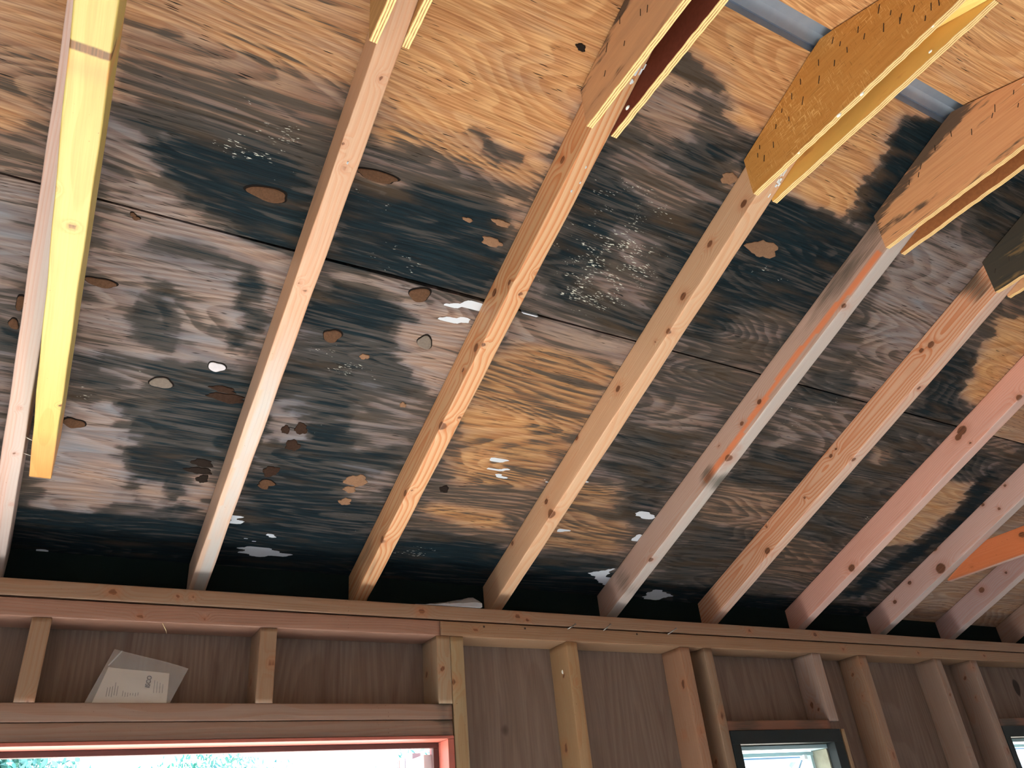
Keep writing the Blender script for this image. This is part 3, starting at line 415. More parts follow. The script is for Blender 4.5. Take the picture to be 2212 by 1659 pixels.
# ------------------------------------------------------------------ gusset plates at the ridge
def gusset_mat(name, base, streak, dark, rough_cross=False, dirt=0.0, sx_=6, sy_=120, edge=False):
    t = NT(name); tc = t.n('ShaderNodeTexCoord').outputs['Object']; s3 = t.n('ShaderNodeSeparateXYZ'); t.t.links.new(tc, s3.inputs[0]); x, y, z = s3.outputs
    if edge:   # layered ply edge, stripes across the 12 mm thickness
        fr = t.math('FRACT', t.math('MULTIPLY_ADD', x, 1 / .0042, .5)); b = t.step(fr, .40, .5); b = t.math('MULTIPLY', b, t.step(fr, .8, .9, 1.0, 0.0))
        nz = t.noise(t.vec(t.math('MULTIPLY', x, 500.0), t.math('MULTIPLY', y, 60.0), t.math('MULTIPLY', z, 60.0)), 1, 3, .6)
        c = t.mix(t.math('MULTIPLY', b, t.step(nz, .3, .6, .4, 1.0)), srgb(236, 204, 142), srgb(150, 104, 58)); t.col(c); t.p.inputs['Roughness'].default_value = .8; return t.m
    st = t.noise(t.vec(x, t.math('MULTIPLY', y, float(sx_)), t.math('MULTIPLY', z, float(sy_))), 1, 4, .65)
    st2 = t.noise(t.vec(x, t.math('MULTIPLY', y, 3.0), t.math('MULTIPLY', z, 40.0)), 1, 3, .6)
    c = t.mix(t.step(st, .3, .7), base, streak); c = t.mix(t.step(st, .60, .70, 0.0, .75), c, dark)
    if rough_cross:
        a = t.noise(t.vec(0.0, t.math('MULTIPLY', y, 40.0), t.math('MULTIPLY', z, 420.0)), 1, 2, .6); b = t.noise(t.vec(0.0, t.math('MULTIPLY', y, 420.0), t.math('MULTIPLY', z, 40.0)), 1, 2, .6)
        cl = t.noise(tc, 14, 2, .5)
        c = t.mix(t.math('MULTIPLY', t.step(t.math('MAXIMUM', a, b), .56, .70), t.step(cl, .38, .62)), c, srgb(222, 180, 116))
        c = t.mix(t.step(t.math('MINIMUM', a, b), .38, .28, 0.0, .5), c, srgb(120, 80, 36))
    if dirt:
        g = t.noise(t.vec(x, t.math('MULTIPLY', y, 6.0), t.math('MULTIPLY', z, 26.0)), 1, 4, .6)
        ud = t.math('SUBTRACT', t.math('MULTIPLY_ADD', y, -.3904, .1663), z)      # distance below the upper edge
        near = t.step(ud, .055, .0, 0.0, .26)
        c = t.mix(t.step(t.math('ADD', t.math('ADD', g, near), t.math('MULTIPLY_ADD', st, .3, -.15)), .70 - dirt * .3, .80 - dirt * .3, 0.0, .85), c, srgb(52, 54, 52))
    t.col(c); t.p.inputs['Roughness'].default_value = .85; t.p.inputs['Specular IOR Level'].default_value = .2; t.bump(t.math('ADD', st, st2), .25, .0012); return t.m
GE = gusset_mat('ply_edge', None, None, None, edge=True)
GM_ = {'B': gusset_mat('gusset_tan', srgb(168, 130, 84), srgb(196, 156, 104), srgb(120, 86, 52)),
       'C': gusset_mat('gusset_pale', srgb(196, 152, 112), srgb(178, 138, 104), srgb(128, 92, 66), dirt=.1, sy_=50),
       'D': gusset_mat('gusset_golden', srgb(176, 124, 60), srgb(190, 138, 72), srgb(140, 96, 44), rough_cross=True),
       'E': gusset_mat('gusset_reddish', srgb(198, 142, 100), srgb(214, 162, 116), srgb(112, 76, 56), dirt=.42, sx_=4, sy_=160),
       'F': gusset_mat('gusset_mouldy', srgb(128, 104, 70), srgb(104, 92, 68), srgb(48, 50, 46), dirt=1.0, sx_=4, sy_=90)}
GIN = {'C': plain('maroon_face', srgb(104, 54, 40), .8, 0, .3, 120), 'E': plain('brown_face', srgb(150, 98, 60), .85, 0, .35, 120), 'D': gusset_mat('gusset_inner_golden', srgb(200, 158, 80), srgb(212, 164, 84), srgb(176, 128, 70), sy_=18),
       'B': GM_['B'], 'F': plain('pale_inner_face', srgb(206, 160, 120), .85, 0, .2, 80)}
def gz(y):    # sheathing underside
    yy = y if y > YR else 2 * YR - y
    return Z0 + ZR + .0866 + (-yy) * ST / CT - .004
gout = [(-1.135, Z0 + .487), (-1.139, gz(-1.139))] + [(-1.345, gz(-1.345)), (YR, gz(YR) - .002), (-1.399, gz(-1.399))] + [(-1.605, gz(-1.605)), (-1.609, Z0 + .487)]
def gusset(n, side):
    rg = random.Random(n + side); dx = X[n] + (-.0195 if side == 'L' else .0195); sg = -1 if side == 'L' else 1
    oz = {('B', 'R'): .012, ('B', 'L'): -.006}.get((n, side), 0.0); pts = []
    for k in range(len(gout)):
        (y0, z0_), (y1, z1_) = gout[k], gout[(k + 1) % len(gout)]; nn = max(1, int(math.hypot(y1 - y0, z1_ - z0_) / .012)) if k in (0, 6) else 1
        for j in range(nn):
            t_ = j / nn; pts.append((y0 + (y1 - y0) * t_, z0_ + (z1_ - z0_) * t_ + (rg.uniform(-.0009, .0009) if k == 6 and 0 < j else 0) + (oz if z0_ < Z0 + .5 and k in (6, 0) and (k == 6 or j == 0) else 0)))
    m = len(pts); V = [(0.0, y_ - YR, z_ - Z0 - .5) for y_, z_ in pts] + [(sg * .0127, y_ - YR, z_ - Z0 - .5) for y_, z_ in pts]
    inner = tuple(range(m)); outer = tuple(range(m, 2 * m))
    F = [inner, outer] + [(k, (k + 1) % m, m + (k + 1) % m, m + k) for k in range(m)]
    me = mesh_from('gusset_plate', V, F, [1, 0] + [2] * m)
    bm = bmesh.new(); bm.from_mesh(me); bmesh.ops.recalc_face_normals(bm, faces=bm.faces); bm.to_mesh(me); bm.free()
    return link('gusset_plate', me, [GM_[n], GIN[n] if side == 'R' else GM_[n], GE], None, Matrix.Translation((dx, YR, Z0 + .5)))
GL = {('B', 'L'): 'cut-off plywood gusset on the near side of the three-knot rafter', ('B', 'R'): 'cut-off plywood gusset with layered edge, far side of the three-knot rafter',
      ('C', 'L'): 'pale grey-tan gusset plate on the arched-grain rafter, broad face showing', ('C', 'R'): 'gusset plate with maroon inner face on the arched-grain rafter',
      ('D', 'L'): 'large rough golden-brown gusset plate peppered with staple slits', ('D', 'R'): 'narrow-looking gusset plate with smooth yellow inner face beside the bright yellow rafter',
      ('E', 'L'): 'reddish streaked gusset plate with black mould along its upper edge', ('E', 'R'): 'gusset plate with brown inner face behind the reddish streaked one',
      ('F', 'L'): 'dark mould-covered gusset plate at the edge of view', ('F', 'R'): 'thin gusset edge just behind the mould-covered plate'}
staple_m = plain('rusty_staple', (.03, .02, .015), .6); drip_m = plain('white_paint', srgb(226, 236, 230), .4)
for n in 'BCDEF':
    for sd in 'LR':
        g = gusset(n, sd); tag(g, GL[(n, sd)], 'gusset plate', 'plywood gusset plates at the roof peak')
        if sd == 'L':
            for k, (yy, zz) in enumerate(DATA['staple'].get(n, [])):
                if zz > gz(yy) - Z0 - .006 or zz < .49: continue
                q = random.Random(k + ord(n)); a_ = q.uniform(.4, 1.1); L_ = q.uniform(.008, .017)
                def sf(bm, a_=a_, L_=L_):
                    box_bm(bm, -.0006, .0006, -L_ / 2, L_ / 2, -.0006, .0006)
                mt = Matrix.Translation((-.0129, yy - YR, zz - .5)) @ Matrix.Rotation(math.pi / 2 + a_ * .6, 4, 'X')
                bm_obj('staple', sf, staple_m, g, mt)
        drips = {('D', 'L'): [(-1.345, .487, 3), (-1.395, .486, 2.5), (-1.535, .489, 2.5), (-1.25, .487, 1.5)], ('C', 'R'): [(-1.19, .50, 3)], ('E', 'L'): [(-1.50, .602, 4)], ('D', 'R'): [(-1.50, .497, 2)]}.get((n, sd), [])
        for yy, zz, rr in drips:
            bm = bmesh.new(); bmesh.ops.create_icosphere(bm, subdivisions=2, radius=rr * .001)
            for v in bm.verts: v.co.y *= 1.7; v.co += Vector((0, .0004 * math.sin(v.co.z * 4000), 0))
            me = bpy.data.meshes.new('paint_drip'); bm.to_mesh(me); bm.free()
            link('paint_drip', me, drip_m, g, Matrix.Translation(((-.009 if sd == 'L' else -.0005), yy - YR, zz - .5)))
# white cobweb and paint smear on the undersides of two rafters
web = plain('white_smear', srgb(214, 226, 232), .7, 0, .2, 300)
def smear(n, s_, v, L_, W_, seed, label):
    q = random.Random(seed); parts = []
    def fn(bm):
        for _ in range(16):
            a, b = q.gauss(0, L_ / 2.4), q.gauss(0, W_ / 2.4); l_, w_ = (q.uniform(.001, .006), q.uniform(.0006, .002)) if L_ > .01 else (q.uniform(.0004, .001), q.uniform(.0004, .001))
            box_bm(bm, s_ + a - l_, s_ + a + l_, v + b - w_, v + b + w_, -.0012, .0004)
    return bm_obj('paint_smear', fn, web, n)
raf = {}
for o in COL.objects:
    if o.get('category') == 'rafter' and o['group'].startswith('rafters of the wall'):
        raf[round(o.matrix_world.translation.x, 2)] = o
def R_(n): return min((o for o in COL.objects if o.name.startswith('rafter') and o.get('group', '').startswith('rafters of the wall')), key=lambda o: abs(o.location.x - X[n]))
smear(R_('C'), 1.325, .008, .03, .016, 1, ''); smear(R_('D'), 1.27, .008, .03, .008, 2, '')
for n, s_, v in (('C', 1.15, .006), ('C', 1.12, .010), ('C', 1.10, .002), ('B', 1.02, 0)):
    smear(R_(n), s_, v, .002, .001, int(s_ * 100), '')

# ------------------------------------------------------------------ horizontal ties
def horiz_matrix(x, y0, z, skew=0.0, tilt=0.0):
    d = Vector((skew, -1, tilt)).normalized(); ey = Vector((1, skew, 0)).normalized(); en = ey.cross(d)
    if en.z < 0: en = -en
    m_ = Matrix((d, ey, en)).transposed().to_4x4(); m_.translation = (x, y0, z); return m_
def tie_st(P, S):
    S[:, 2] = np.maximum(S[:, 2], .55 * np.clip((.20 - P[:, 0]) / .06, 0, 1)); S[:, 1] = np.maximum(S[:, 1], .30 * np.exp(-((P[:, 1] - .002) / .003) ** 2) * (P[:, 0] < .9) * (P[:, 0] > .2)); S[:, 1] = np.maximum(S[:, 1], .4 * np.exp(-((P[:, 0] - 1.055) / .012) ** 2)); S[:, 0] = np.maximum(S[:, 0], .75 * np.exp(-((P[:, 0] - 1.03) / .008) ** 2) * (P[:, 2] < .03))
    S[:, 2] = np.maximum(S[:, 2], .45 * np.exp(-((P[:, 0] - 1.005) / .014) ** 2))
o = board('ceiling_joist', 2.30, .038, .089, horiz_matrix(-.1135, -.211, Z0 + .130, -.004), srgb(184, 174, 104), stains=knots_fn([('b', .76, .003, .006), ('b', .82, -.02, .004), ('b', .30, .018, .003)], .038, tie_st), res=.006)
tag(o, 'yellow treated-wood joist with a squared orange end, nearest timber in view', 'joist')
def tie2(P, S): S[:, 2] = .55 * (P[:, 2] > .004) - .6 * (P[:, 2] < .002); S[:, 1] = .25 * np.exp(-((P[:, 0] - .33) / .05) ** 2)
o = board('tie_board', 2.2, .019, .086, horiz_matrix(X['H'] + .0296, -.235, Z0 + .128), srgb(190, 116, 78), stains=knots_fn([('s', .30, .06, .016), ('s', .10, .02, .007)], .019, tie2), res=.008)
# sniped lower end
me = o.data
for v in me.vertices:
    if v.co.x < .16: 
        lim = .006 + (v.co.x / .16) * .078
        if v.co.z > lim: v.co.z = lim
tag(o, 'thin orange tie board running level off the side of the knotty pale rafter', 'tie board')
# a few bent nails between the joist and the rafter beside it
nail_m = plain('nail_steel', srgb(150, 148, 142), .35, .8)
def nail(p0, p1, label=None, r_=.0016, parent=None, group='nails sticking out of the top plate'):
    p0, p1 = Vector(p0), Vector(p1); d = (p1 - p0).normalized()
    mid = (p0 + p1) / 2 + Vector((0, 0, -.001)); o = tube('nail', [p0, mid, p1 - d * .0008, p1 - d * .0006, p1], [r_, r_, r_, r_ * 2.1, r_ * 2.0], nail_m, parent)
    if label: tag(o, label, 'nail', group)
    return o
nail((X['A'] + .010, -.300, Z0 + .172), (-.128, -.285, Z0 + .168), 'upper of the nails bridging the gap beside the yellow joist', group='nails beside the yellow joist')
nail((X['A'] + .010, -.262, Z0 + .157), (-.128, -.255, Z0 + .152), 'lower of the nails bridging the gap beside the yellow joist', group='nails beside the yellow joist')
# ------------------------------------------------------------------ wall with the door and windows: plates, header, studs, siding
def xboard(name, x0, x1, y0, y1, z0, z1, tint, stains=None, res=.012, mat=None):
    """board running along x"""
    m_ = Matrix.Translation((x0, (y0 + y1) / 2, Z0 + z0))
    return board(name, x1 - x0, y1 - y0, z1 - z0, m_, tint, stains=stains, res=res, mat=mat)
def vboard(name, x0, x1, z0, z1, tint, stains=None, res=.015, y0=.0, y1=.089, lean=0.0, mat=None):
    """upright stud: local x up, local y across the wall's thickness, local z along the wall"""
    m_ = Matrix(((0, 0, 1), (0, 1, 0), (1, 0, 0))).transposed()
    m_ = Matrix(((lean, 0, 1), (0, 1, 0), (1, 0, -lean))).to_4x4()
    # columns: local x -> (lean,0,1); local y -> (0,-1,0) keeps it right-handed; local z -> (1,0,-lean)
    ex = Vector((lean, 0, 1)).normalized(); ez = Vector((1, 0, -lean)).normalized(); ey = ez.cross(ex)
    m_ = Matrix((ex, ey, ez)).transposed().to_4x4(); m_.translation = (x0, (y0 + y1) / 2, Z0 + z0)
    return board(name, z1 - z0, y1 - y0, x1 - x0, m_, tint, stains=stains, res=res, mat=mat)
WALLT2 = srgb(146, 122, 100)
def pst(lst, W=.089):
    def fn(P):
        S = np.zeros((len(P), 4))
        for xx, zz, rad in lst:
            d = np.sqrt(((P[:, 0] - xx) / 1.3) ** 2 + (P[:, 2] - zz) ** 2 + ((P[:, 1] + W / 2) * .5) ** 2)
            S[:, 0] = np.maximum(S[:, 0], np.clip(1.15 - d / rad * .65, 0, 1)); S[:, 3] = np.maximum(S[:, 3], np.exp(-(d / (rad * 2.6)) ** 2))
        S[:, 1] = .40 * np.clip((P[:, 2] - .03) / .008, 0, 1) * (np.sin(P[:, 0] * 7.3) > .1)
        return S
    return fn
o = xboard('top_plate', XL, XR, 0, .089, -.0350, 0, srgb(147, 122, 101), pst([(XL * -1 + .06, .018, .007), (-XL + .19, .016, .004), (-XL + .22, .02, .004), (-XL + .77, .017, .008), (-XL + 1.05, .02, .006), (-XL + 1.08, .012, .005), (-XL + 1.9, .02, .006), (-XL + 2.2, .02, .007)]), res=.008)
tag(o, 'upper of the two doubled top plates, stained along its top edge', 'wall plate', 'doubled top plates of the wall')
o = xboard('top_plate', XL, .8185, 0, .089, -.0760, -.0385, srgb(151, 118, 102), pst([(-XL + .12, .01, .004), (-XL + .25, .014, .004)]), res=.008)
tag(o, 'lower top plate over the door opening, ending at the butt joint', 'wall plate', 'doubled top plates of the wall')
o = xboard('top_plate', .820, XR, 0, .089, -.0760, -.0385, srgb(149, 122, 97), pst([(.10, .02, .004), (1.5, .016, .006), (1.9, .016, .006), (2.3, .02, .006)]), res=.008)
tag(o, 'lower top plate right of the butt joint, with nails sticking out', 'wall plate', 'doubled top plates of the wall')
for k, (x0_, z0_, x1_, z1_, L_) in enumerate([(1.200, -.045, 1.221, -.033, 'bent nail in the top plate, leftmost of the three slanted ones'), (1.322, -.046, 1.340, -.028, 'bent nail with a dark hole beneath, middle of the top plate nails'), (1.553, -.046, 1.581, -.028, 'longest bent nail in the top plate, nearest the narrow window')]):
    nail((x0_, .012, Z0 + z0_), (x1_, -.022, Z0 + z1_), L_, r_=.0017)
for x0_, z0_ in ((.945, -.048), (1.069, -.047), (1.445, -.046)):
    struct_h = bm_obj('nail', lambda bm: box_bm(bm, -.0025, .0025, -.0008, .001, -.0025, .0025, bev=.0006), staple_m, None, Matrix.Translation((x0_, -.0006, Z0 + z0_)))
    tag(struct_h, {.945: 'dark nail head in the plate just right of the butt joint', 1.069: 'dark nail head in the plate, left of the slanted nails', 1.445: 'dark nail head between the slanted nails'}[x0_], 'nail', 'flush nail heads in the top plate')
# header over the door
hs = lambda P: np.stack([.0 * P[:, 0], .55 * np.exp(-((P[:, 0] - 2.17) / .03) ** 2) + .3 * np.clip((P[:, 2] - .028) / .006, 0, 1), .0 * P[:, 0], .0 * P[:, 0]], -1)
o = xboard('header_board', XL + .1, .842, 0, .089, -.2735, -.238, srgb(144, 122, 109), hs); tag(o, 'upper header board above the door opening, carrying the clear bag', 'header board', 'header boards over the door')
o = xboard('header_board', XL + .1, .842, 0, .089, -.3090, -.2745, srgb(137, 115, 102), hs); tag(o, 'lower header board directly over the red door frame', 'header board', 'header boards over the door')
# studs
FZ = -Z0 + .04
SD = [('cripple_stud', -.0775, -.0415, -.238, -.0765, WALLT2, -.14, 'short stud at the far left above the door, beside the clear bag'),
      ('cripple_stud', .3735, .4115, -.238, -.0765, WALLT2, .0, 'short stud above the door, between the clear bag and the butt joint'),
      ('cripple_stud', .808, .8455, -.2375, -.0765, srgb(159, 141, 117), .0, 'short stud standing on the header end, under the plate butt joint'),
      ('stud', .8465, .883, FZ, -.0765, srgb(159, 141, 110), .0, 'full-height stud at the right side of the door frame'),
      ('stud', 1.196, 1.2315, FZ, -.0765, srgb(164, 137, 103), .0, 'stud with a white paint dot, first one right of the door stud'),
      ('stud', 1.598, 1.634, FZ, -.0765, srgb(158, 126, 103), .0, 'left of the two close studs beside the black-framed window'),
      ('stud', 1.690, 1.7225, FZ, -.0765, srgb(143, 123, 103), .0, 'darker of the two close studs, touching the black-framed window'),
      ('cripple_stud', 2.158, 2.198, -.285, -.0765, srgb(158, 141, 132), .0, 'short stud above the black-framed window'),
      ('stud', 2.385, 2.425, FZ, -.0765, srgb(148, 123, 103), .0, 'knotty brown stud right of the black-framed window'),
      ('stud', 2.800, 2.838, FZ, -.0765, srgb(145, 126, 113), .0, 'first stud of the wide-spaced pair before the far window'),
      ('stud', 3.016, 3.056, FZ, -.0765, srgb(148, 130, 118), .0, 'stud with chipped top against the far window frame'),
      ('stud', 2.196, 2.212, FZ, -.309, srgb(159, 140, 112), .0, 'thin pale trimmer down the right side of the black window frame')]
for i, (nm, x0_, x1_, z0_, z1_, tint, lean, L_) in enumerate(SD):
    kn_ = rand_knots(z1_ - z0_, .06, x1_ - x0_, 2 if z1_ - z0_ < .5 else 7, 40 + i, 'b')
    def sfn(P, kn_=kn_, H=z1_ - z0_, w_=x1_ - x0_):
        S = np.zeros((len(P), 4)); q = random.Random(int(H * 999) + int(w_ * 9999))
        for _ in range(len(kn_)):
            a = H - q.uniform(.02, min(H, .6)); face = q.random() < .5
            b = q.uniform(.006, w_ - .006); c_ = q.uniform(-.03, .03); rad = q.uniform(.004, .008)
            d = np.sqrt(((P[:, 0] - a) / 1.4) ** 2 + (P[:, 2] - b) ** 2 + ((P[:, 1] - .0445) * .5) ** 2) if face else np.sqrt(((P[:, 0] - a) / 1.4) ** 2 + (P[:, 1] - c_) ** 2 + (P[:, 2] * .6) ** 2)
            S[:, 0] = np.maximum(S[:, 0], np.clip(1.15 - d / rad * .65, 0, 1)); S[:, 3] = np.maximum(S[:, 3], np.exp(-(d / (rad * 2.6)) ** 2))
        return S
    o = vboard(nm, x0_, x1_, z0_, z1_, tint, stains=sfn, res=.010 if z0_ > -.4 else .014)
    if lean:   # toe of the stud stands to the left
        for v in o.data.vertices: v.co.z += -lean * (v.co.x - (z1_ - z0_)) * -.0
    tag(o, L_, 'stud', 'studs of the wall')
    if x0_ == 1.196:
        bm = bmesh.new(); bmesh.ops.create_icosphere(bm, subdivisions=2, radius=.0045)
        for v in bm.verts: v.co.y *= .3; v.co.x *= 1.3
        me = bpy.data.meshes.new('paint_dot'); bm.to_mesh(me); bm.free(); link('paint_dot', me, drip_m, o, Matrix.Translation((z1_ - z0_ - .073, .012, -.0004)))
# window headers
for (a, b, L_) in ((1.723, 2.158, 'rough brown board lying over the black-framed window'), (3.057, 3.50, 'rough brown board lying over the far window')):
    o = xboard('window_header', a, b, .004, .089, -.3085, -.281, srgb(131, 93, 75), lambda P: np.stack([0 * P[:, 0], .45 + .3 * np.sin(P[:, 0] * 23), 0 * P[:, 0], 0 * P[:, 0]], -1)); tag(o, L_, 'window header', 'boards over the windows')

def siding_mat():
    t = NT('wall_plywood'); tc = t.n('ShaderNodeTexCoord').outputs['Object']; s3 = t.n('ShaderNodeSeparateXYZ'); t.t.links.new(tc, s3.inputs[0]); x, y, z = s3.outputs
    wb = t.noise(t.vec(t.math('MULTIPLY', x, 3.0), 0.0, t.math('MULTIPLY', z, 1.5)), 1, 2, .5); xw = t.math('MULTIPLY_ADD', wb, .06, x)
    f = t.noise(t.vec(t.math('MULTIPLY', xw, 210.0), 0.0, t.math('MULTIPLY', z, 6.0)), 1, 4, .65); g = t.noise(t.vec(t.math('MULTIPLY', xw, 30.0), 4.0, t.math('MULTIPLY', z, 3.0)), 1, 3, .6)
    fld = t.noise(t.vec(t.math('MULTIPLY', x, 5.0), 8.0, t.math('MULTIPLY', z, .5)), 1, 1, .4); fr = t.math('FRACT', t.math('MULTIPLY', fld, 26.0)); fig = t.math('MULTIPLY', t.step(fr, .1, .7), t.step(fr, .86, 1.0, 1.0, 0.0))
    c = t.mix(f, srgb(96, 84, 76), srgb(140, 122, 110)); c = t.mix(t.math('MULTIPLY', fig, .35), c, (.62, .52, .44), 'MULTIPLY'); c = t.mix(t.step(g, .5, .75, 0.0, .45), c, srgb(78, 53, 44))
    k = t.noise(t.vec(t.math('MULTIPLY', x, 11.0), 1.0, t.math('MULTIPLY', z, 7.0)), 1, 0, .5); c = t.mix(t.step(k, .80, .84), c, srgb(42, 28, 22))
    t.col(c); t.p.inputs['Roughness'].default_value = .8; t.bump(f, .2, .001); return t.m
SIDE = siding_mat()
y0_, y1_ = .0895, .101
struct(boxes('wall_front', [(XL, .842, y0_, y1_, Z0 - .300, Z0 + .012), (.842, 1.752, y0_, y1_, 0, Z0 + .012), (1.752, 2.150, y0_, y1_, Z0 - .3465, Z0 + .012), (1.752, 2.150, y0_, y1_, 0, Z0 - 1.0),
       (2.150, 3.085, y0_, y1_, 0, Z0 + .012), (3.085, 3.50, y0_, y1_, Z0 - .3465, Z0 + .012), (3.085, 3.50, y0_, y1_, 0, Z0 - 1.0), (3.50, XR, y0_, y1_, 0, Z0 + .012), (XL, -.98, y0_, y1_, 0, Z0 - .300)], SIDE, bev=0))
# added blocking keeps sky out of the eave; near-black paints in the shade
struct(bm_obj('trim_2', lambda bm: box_bm(bm, XL, XR, .1015, .113, Z0 - .02, Z0 + .095), plain('eave_shade_board', (.005, .011, .011), .9)))
# other walls and floor
bk = 2 * YR
PALE = plain('pale_wallboard', (.62, .64, .66), .9, 0, .05, 4)
struct(boxes('wall_back', [(XL, XR, bk - .10, bk - .088, 0, Z0 + .03)], PALE, bev=0))
def gable(name, x0_, x1_):
    yy = [(.10, 0), (.10, Z0 + .09), (YR, Z0 + .66), (bk - .10, Z0 + .09), (bk - .10, 0)]
    V = [(x_, a, b) for x_ in (x0_, x1_) for a, b in yy]; F = [(0, 1, 2, 3, 4), (9, 8, 7, 6, 5)] + [(k, (k + 1) % 5, 5 + (k + 1) % 5, 5 + k) for k in range(5)]
    struct(link(name, mesh_from(name, V, F), PALE))
gable('wall_left', XL - .012, XL - .001); gable('wall_right', XR + .001, XR + .012)
floor_m = plain('concrete_floor', (.56, .56, .55), .85, 0, .12, 8)
struct(boxes('floor', [(XL, XR, bk - .1, .10, -.06, 0)], floor_m, bev=0))

# ------------------------------------------------------------------ door frame and door leaf
RED = plain('red_paint', srgb(176, 100, 88), .5, 0, .15, 40); DKR = plain('dark_frame', srgb(84, 58, 56), .6, 0, .2, 30); LAV = plain('door_paint', srgb(206, 204, 222), .5); WHT = plain('white_trim_paint', srgb(236, 240, 246), .45)
d = bpy.data.objects.new('door_1', None); COL.objects.link(d); d.location = (.82, 0, 0); d['kind'] = 'structure'
def dpart(nm, lst, mat, bev=.001, par=None):
    o = boxes(nm, [(a - .82, b - .82, c_, e, g_, h_) for a, b, c_, e, g_, h_ in lst], mat, bev, d if par is None else par); return o
jz = Z0 - .3095
dpart('head_jamb', [(-.98, .842, -.004, .104, jz - .007, jz)], RED)
dpart('side_jamb', [(.826, .842, -.004, .104, 0, jz - .0075)], RED)
dpart('side_jamb', [(-.98, -.964, -.004, .104, 0, jz - .0075)], RED)
dpart('door_stop', [(-.963, .825, .050, .062, jz - .019, jz - .0075), (.812, .8255, .050, .062, 0, jz - .0195)], DKR)
lf = dpart('door_leaf', [(.800, .8235, .150, .70, .03, jz - .016)], LAV)
dpart('door_trim', [(.796, .7995, .195, .215, .03, jz - .018), (.796, .7995, .245, .262, .03, jz - .018)], WHT)
dpart('edge_strip', [(.792, .8235, .705, .735, .03, jz - .010)], RED)
dpart('hinge_plate', [(.797, .8255, .075, .148, jz - .12, jz - .030)], WHT, .002)
dpart('latch_slot', [(.7955, .7968, .222, .228, jz - .045, jz - .022)], DKR, .0005)
# red panel (top corner of the swung-open leaf's weather board) beyond the trim
dpart('red_board', [(.74, .77, .74, .76, jz - .8, jz - .010 + .0)], RED, .004)

# ------------------------------------------------------------------ windows
BLK = plain('black_paint', (.004, .012, .015), .55, 0, .4, 30); PV = plain('pale_vinyl', srgb(176, 206, 214), .4, 0, .06, 12); SASH = plain('blue_grey_sash', srgb(150, 182, 214), .4)
def glass_mat():
    t = NT('window_glass'); t.t.nodes.remove(t.p); out = [n for n in t.t.nodes if n.type == 'OUTPUT_MATERIAL'][0]
    tr = t.n('ShaderNodeBsdfTransparent'); gl = t.n('ShaderNodeBsdfGlossy'); gl.inputs['Roughness'].default_value = .03; mx = t.n('ShaderNodeMixShader'); mx.inputs[0].default_value = .08
    tr.inputs[0].default_value = (.93, .96, .97, 1)
    t.t.links.new(tr.outputs[0], mx.inputs[1]); t.t.links.new(gl.outputs[0], mx.inputs[2]); t.t.links.new(mx.outputs[0], out.inputs[0]); return t.m
GLS = glass_mat(); GRIME = plain('grimy_panel', srgb(150, 152, 136), .8, 0, .35, 25)
def window(nm, x0_, x1_, ztop, zbot):
    root = bpy.data.objects.new(nm, None); COL.objects.link(root); root.location = (x0_, 0, Z0); root['kind'] = 'structure'
    def wp(n_, lst, mat, bev=.001, par=None, mtx=None):
        return bm_obj(n_, lambda bm: [box_bm(bm, *b, bev=bev) for b in lst], mat, par or root, mtx)
    w_ = x1_ - x0_
    wp('window_frame', [(0, w_, -.003, .030, ztop - .037, ztop), (0, .030, -.003, .030, zbot, ztop - .037), (w_ - .040, w_, -.003, .030, zbot, ztop - .037), (0, w_, -.003, .030, zbot - .037, zbot)], BLK)
    a, b = .031, w_ - .041
    wp('window_lining', [(a - .02, b + .02, .031, .088, ztop - .050, ztop - .0385), (a - .001, a + .006, .031, .088, zbot, ztop - .051)], PV)
    wp('side_panel', [(b - .004, b + .004, .031, .088, zbot, ztop - .051)], GRIME)
    wp('outer_frame', [(a, b, .089, .112, ztop - .062, ztop - .051), (a, a + .012, .089, .112, zbot, ztop - .062), (b - .016, b - .0045, .089, .112, zbot, ztop - .062)], PV)
    # sash hinged at the top, pushed open
    sm = Matrix.Translation((0, .116, ztop - .066)) @ Matrix.Rotation(math.radians(58), 4, 'X')
    hgt = ztop - .066 - zbot
    s_ = wp('sash', [(a + .012, a + .032, 0, .018, -hgt, 0), (b - .040, b - .018, 0, .018, -hgt, 0), (a + .032, b - .040, 0, .018, -.018, 0), (a + .032, b - .040, 0, .018, -hgt, -hgt + .022)], SASH, .001, None, sm)
    wp('pane', [(a + .032, b - .040, .007, .010, -hgt + .022, -.018)], GLS, 0, s_)
    tube('stay_arm', [(b - .040, .100, ztop - .066), (b - .095, .108, ztop - .135)], .003, SASH, root)
    wp('stay_knob', [(b - .052, b - .038, .082, .100, ztop - .074, ztop - .060)], WHT, .002)
    return root
window('window_1', 1.723, 2.1865, -.309, -.98)
window('window_2', 3.055, 3.52, -.309, -.98)

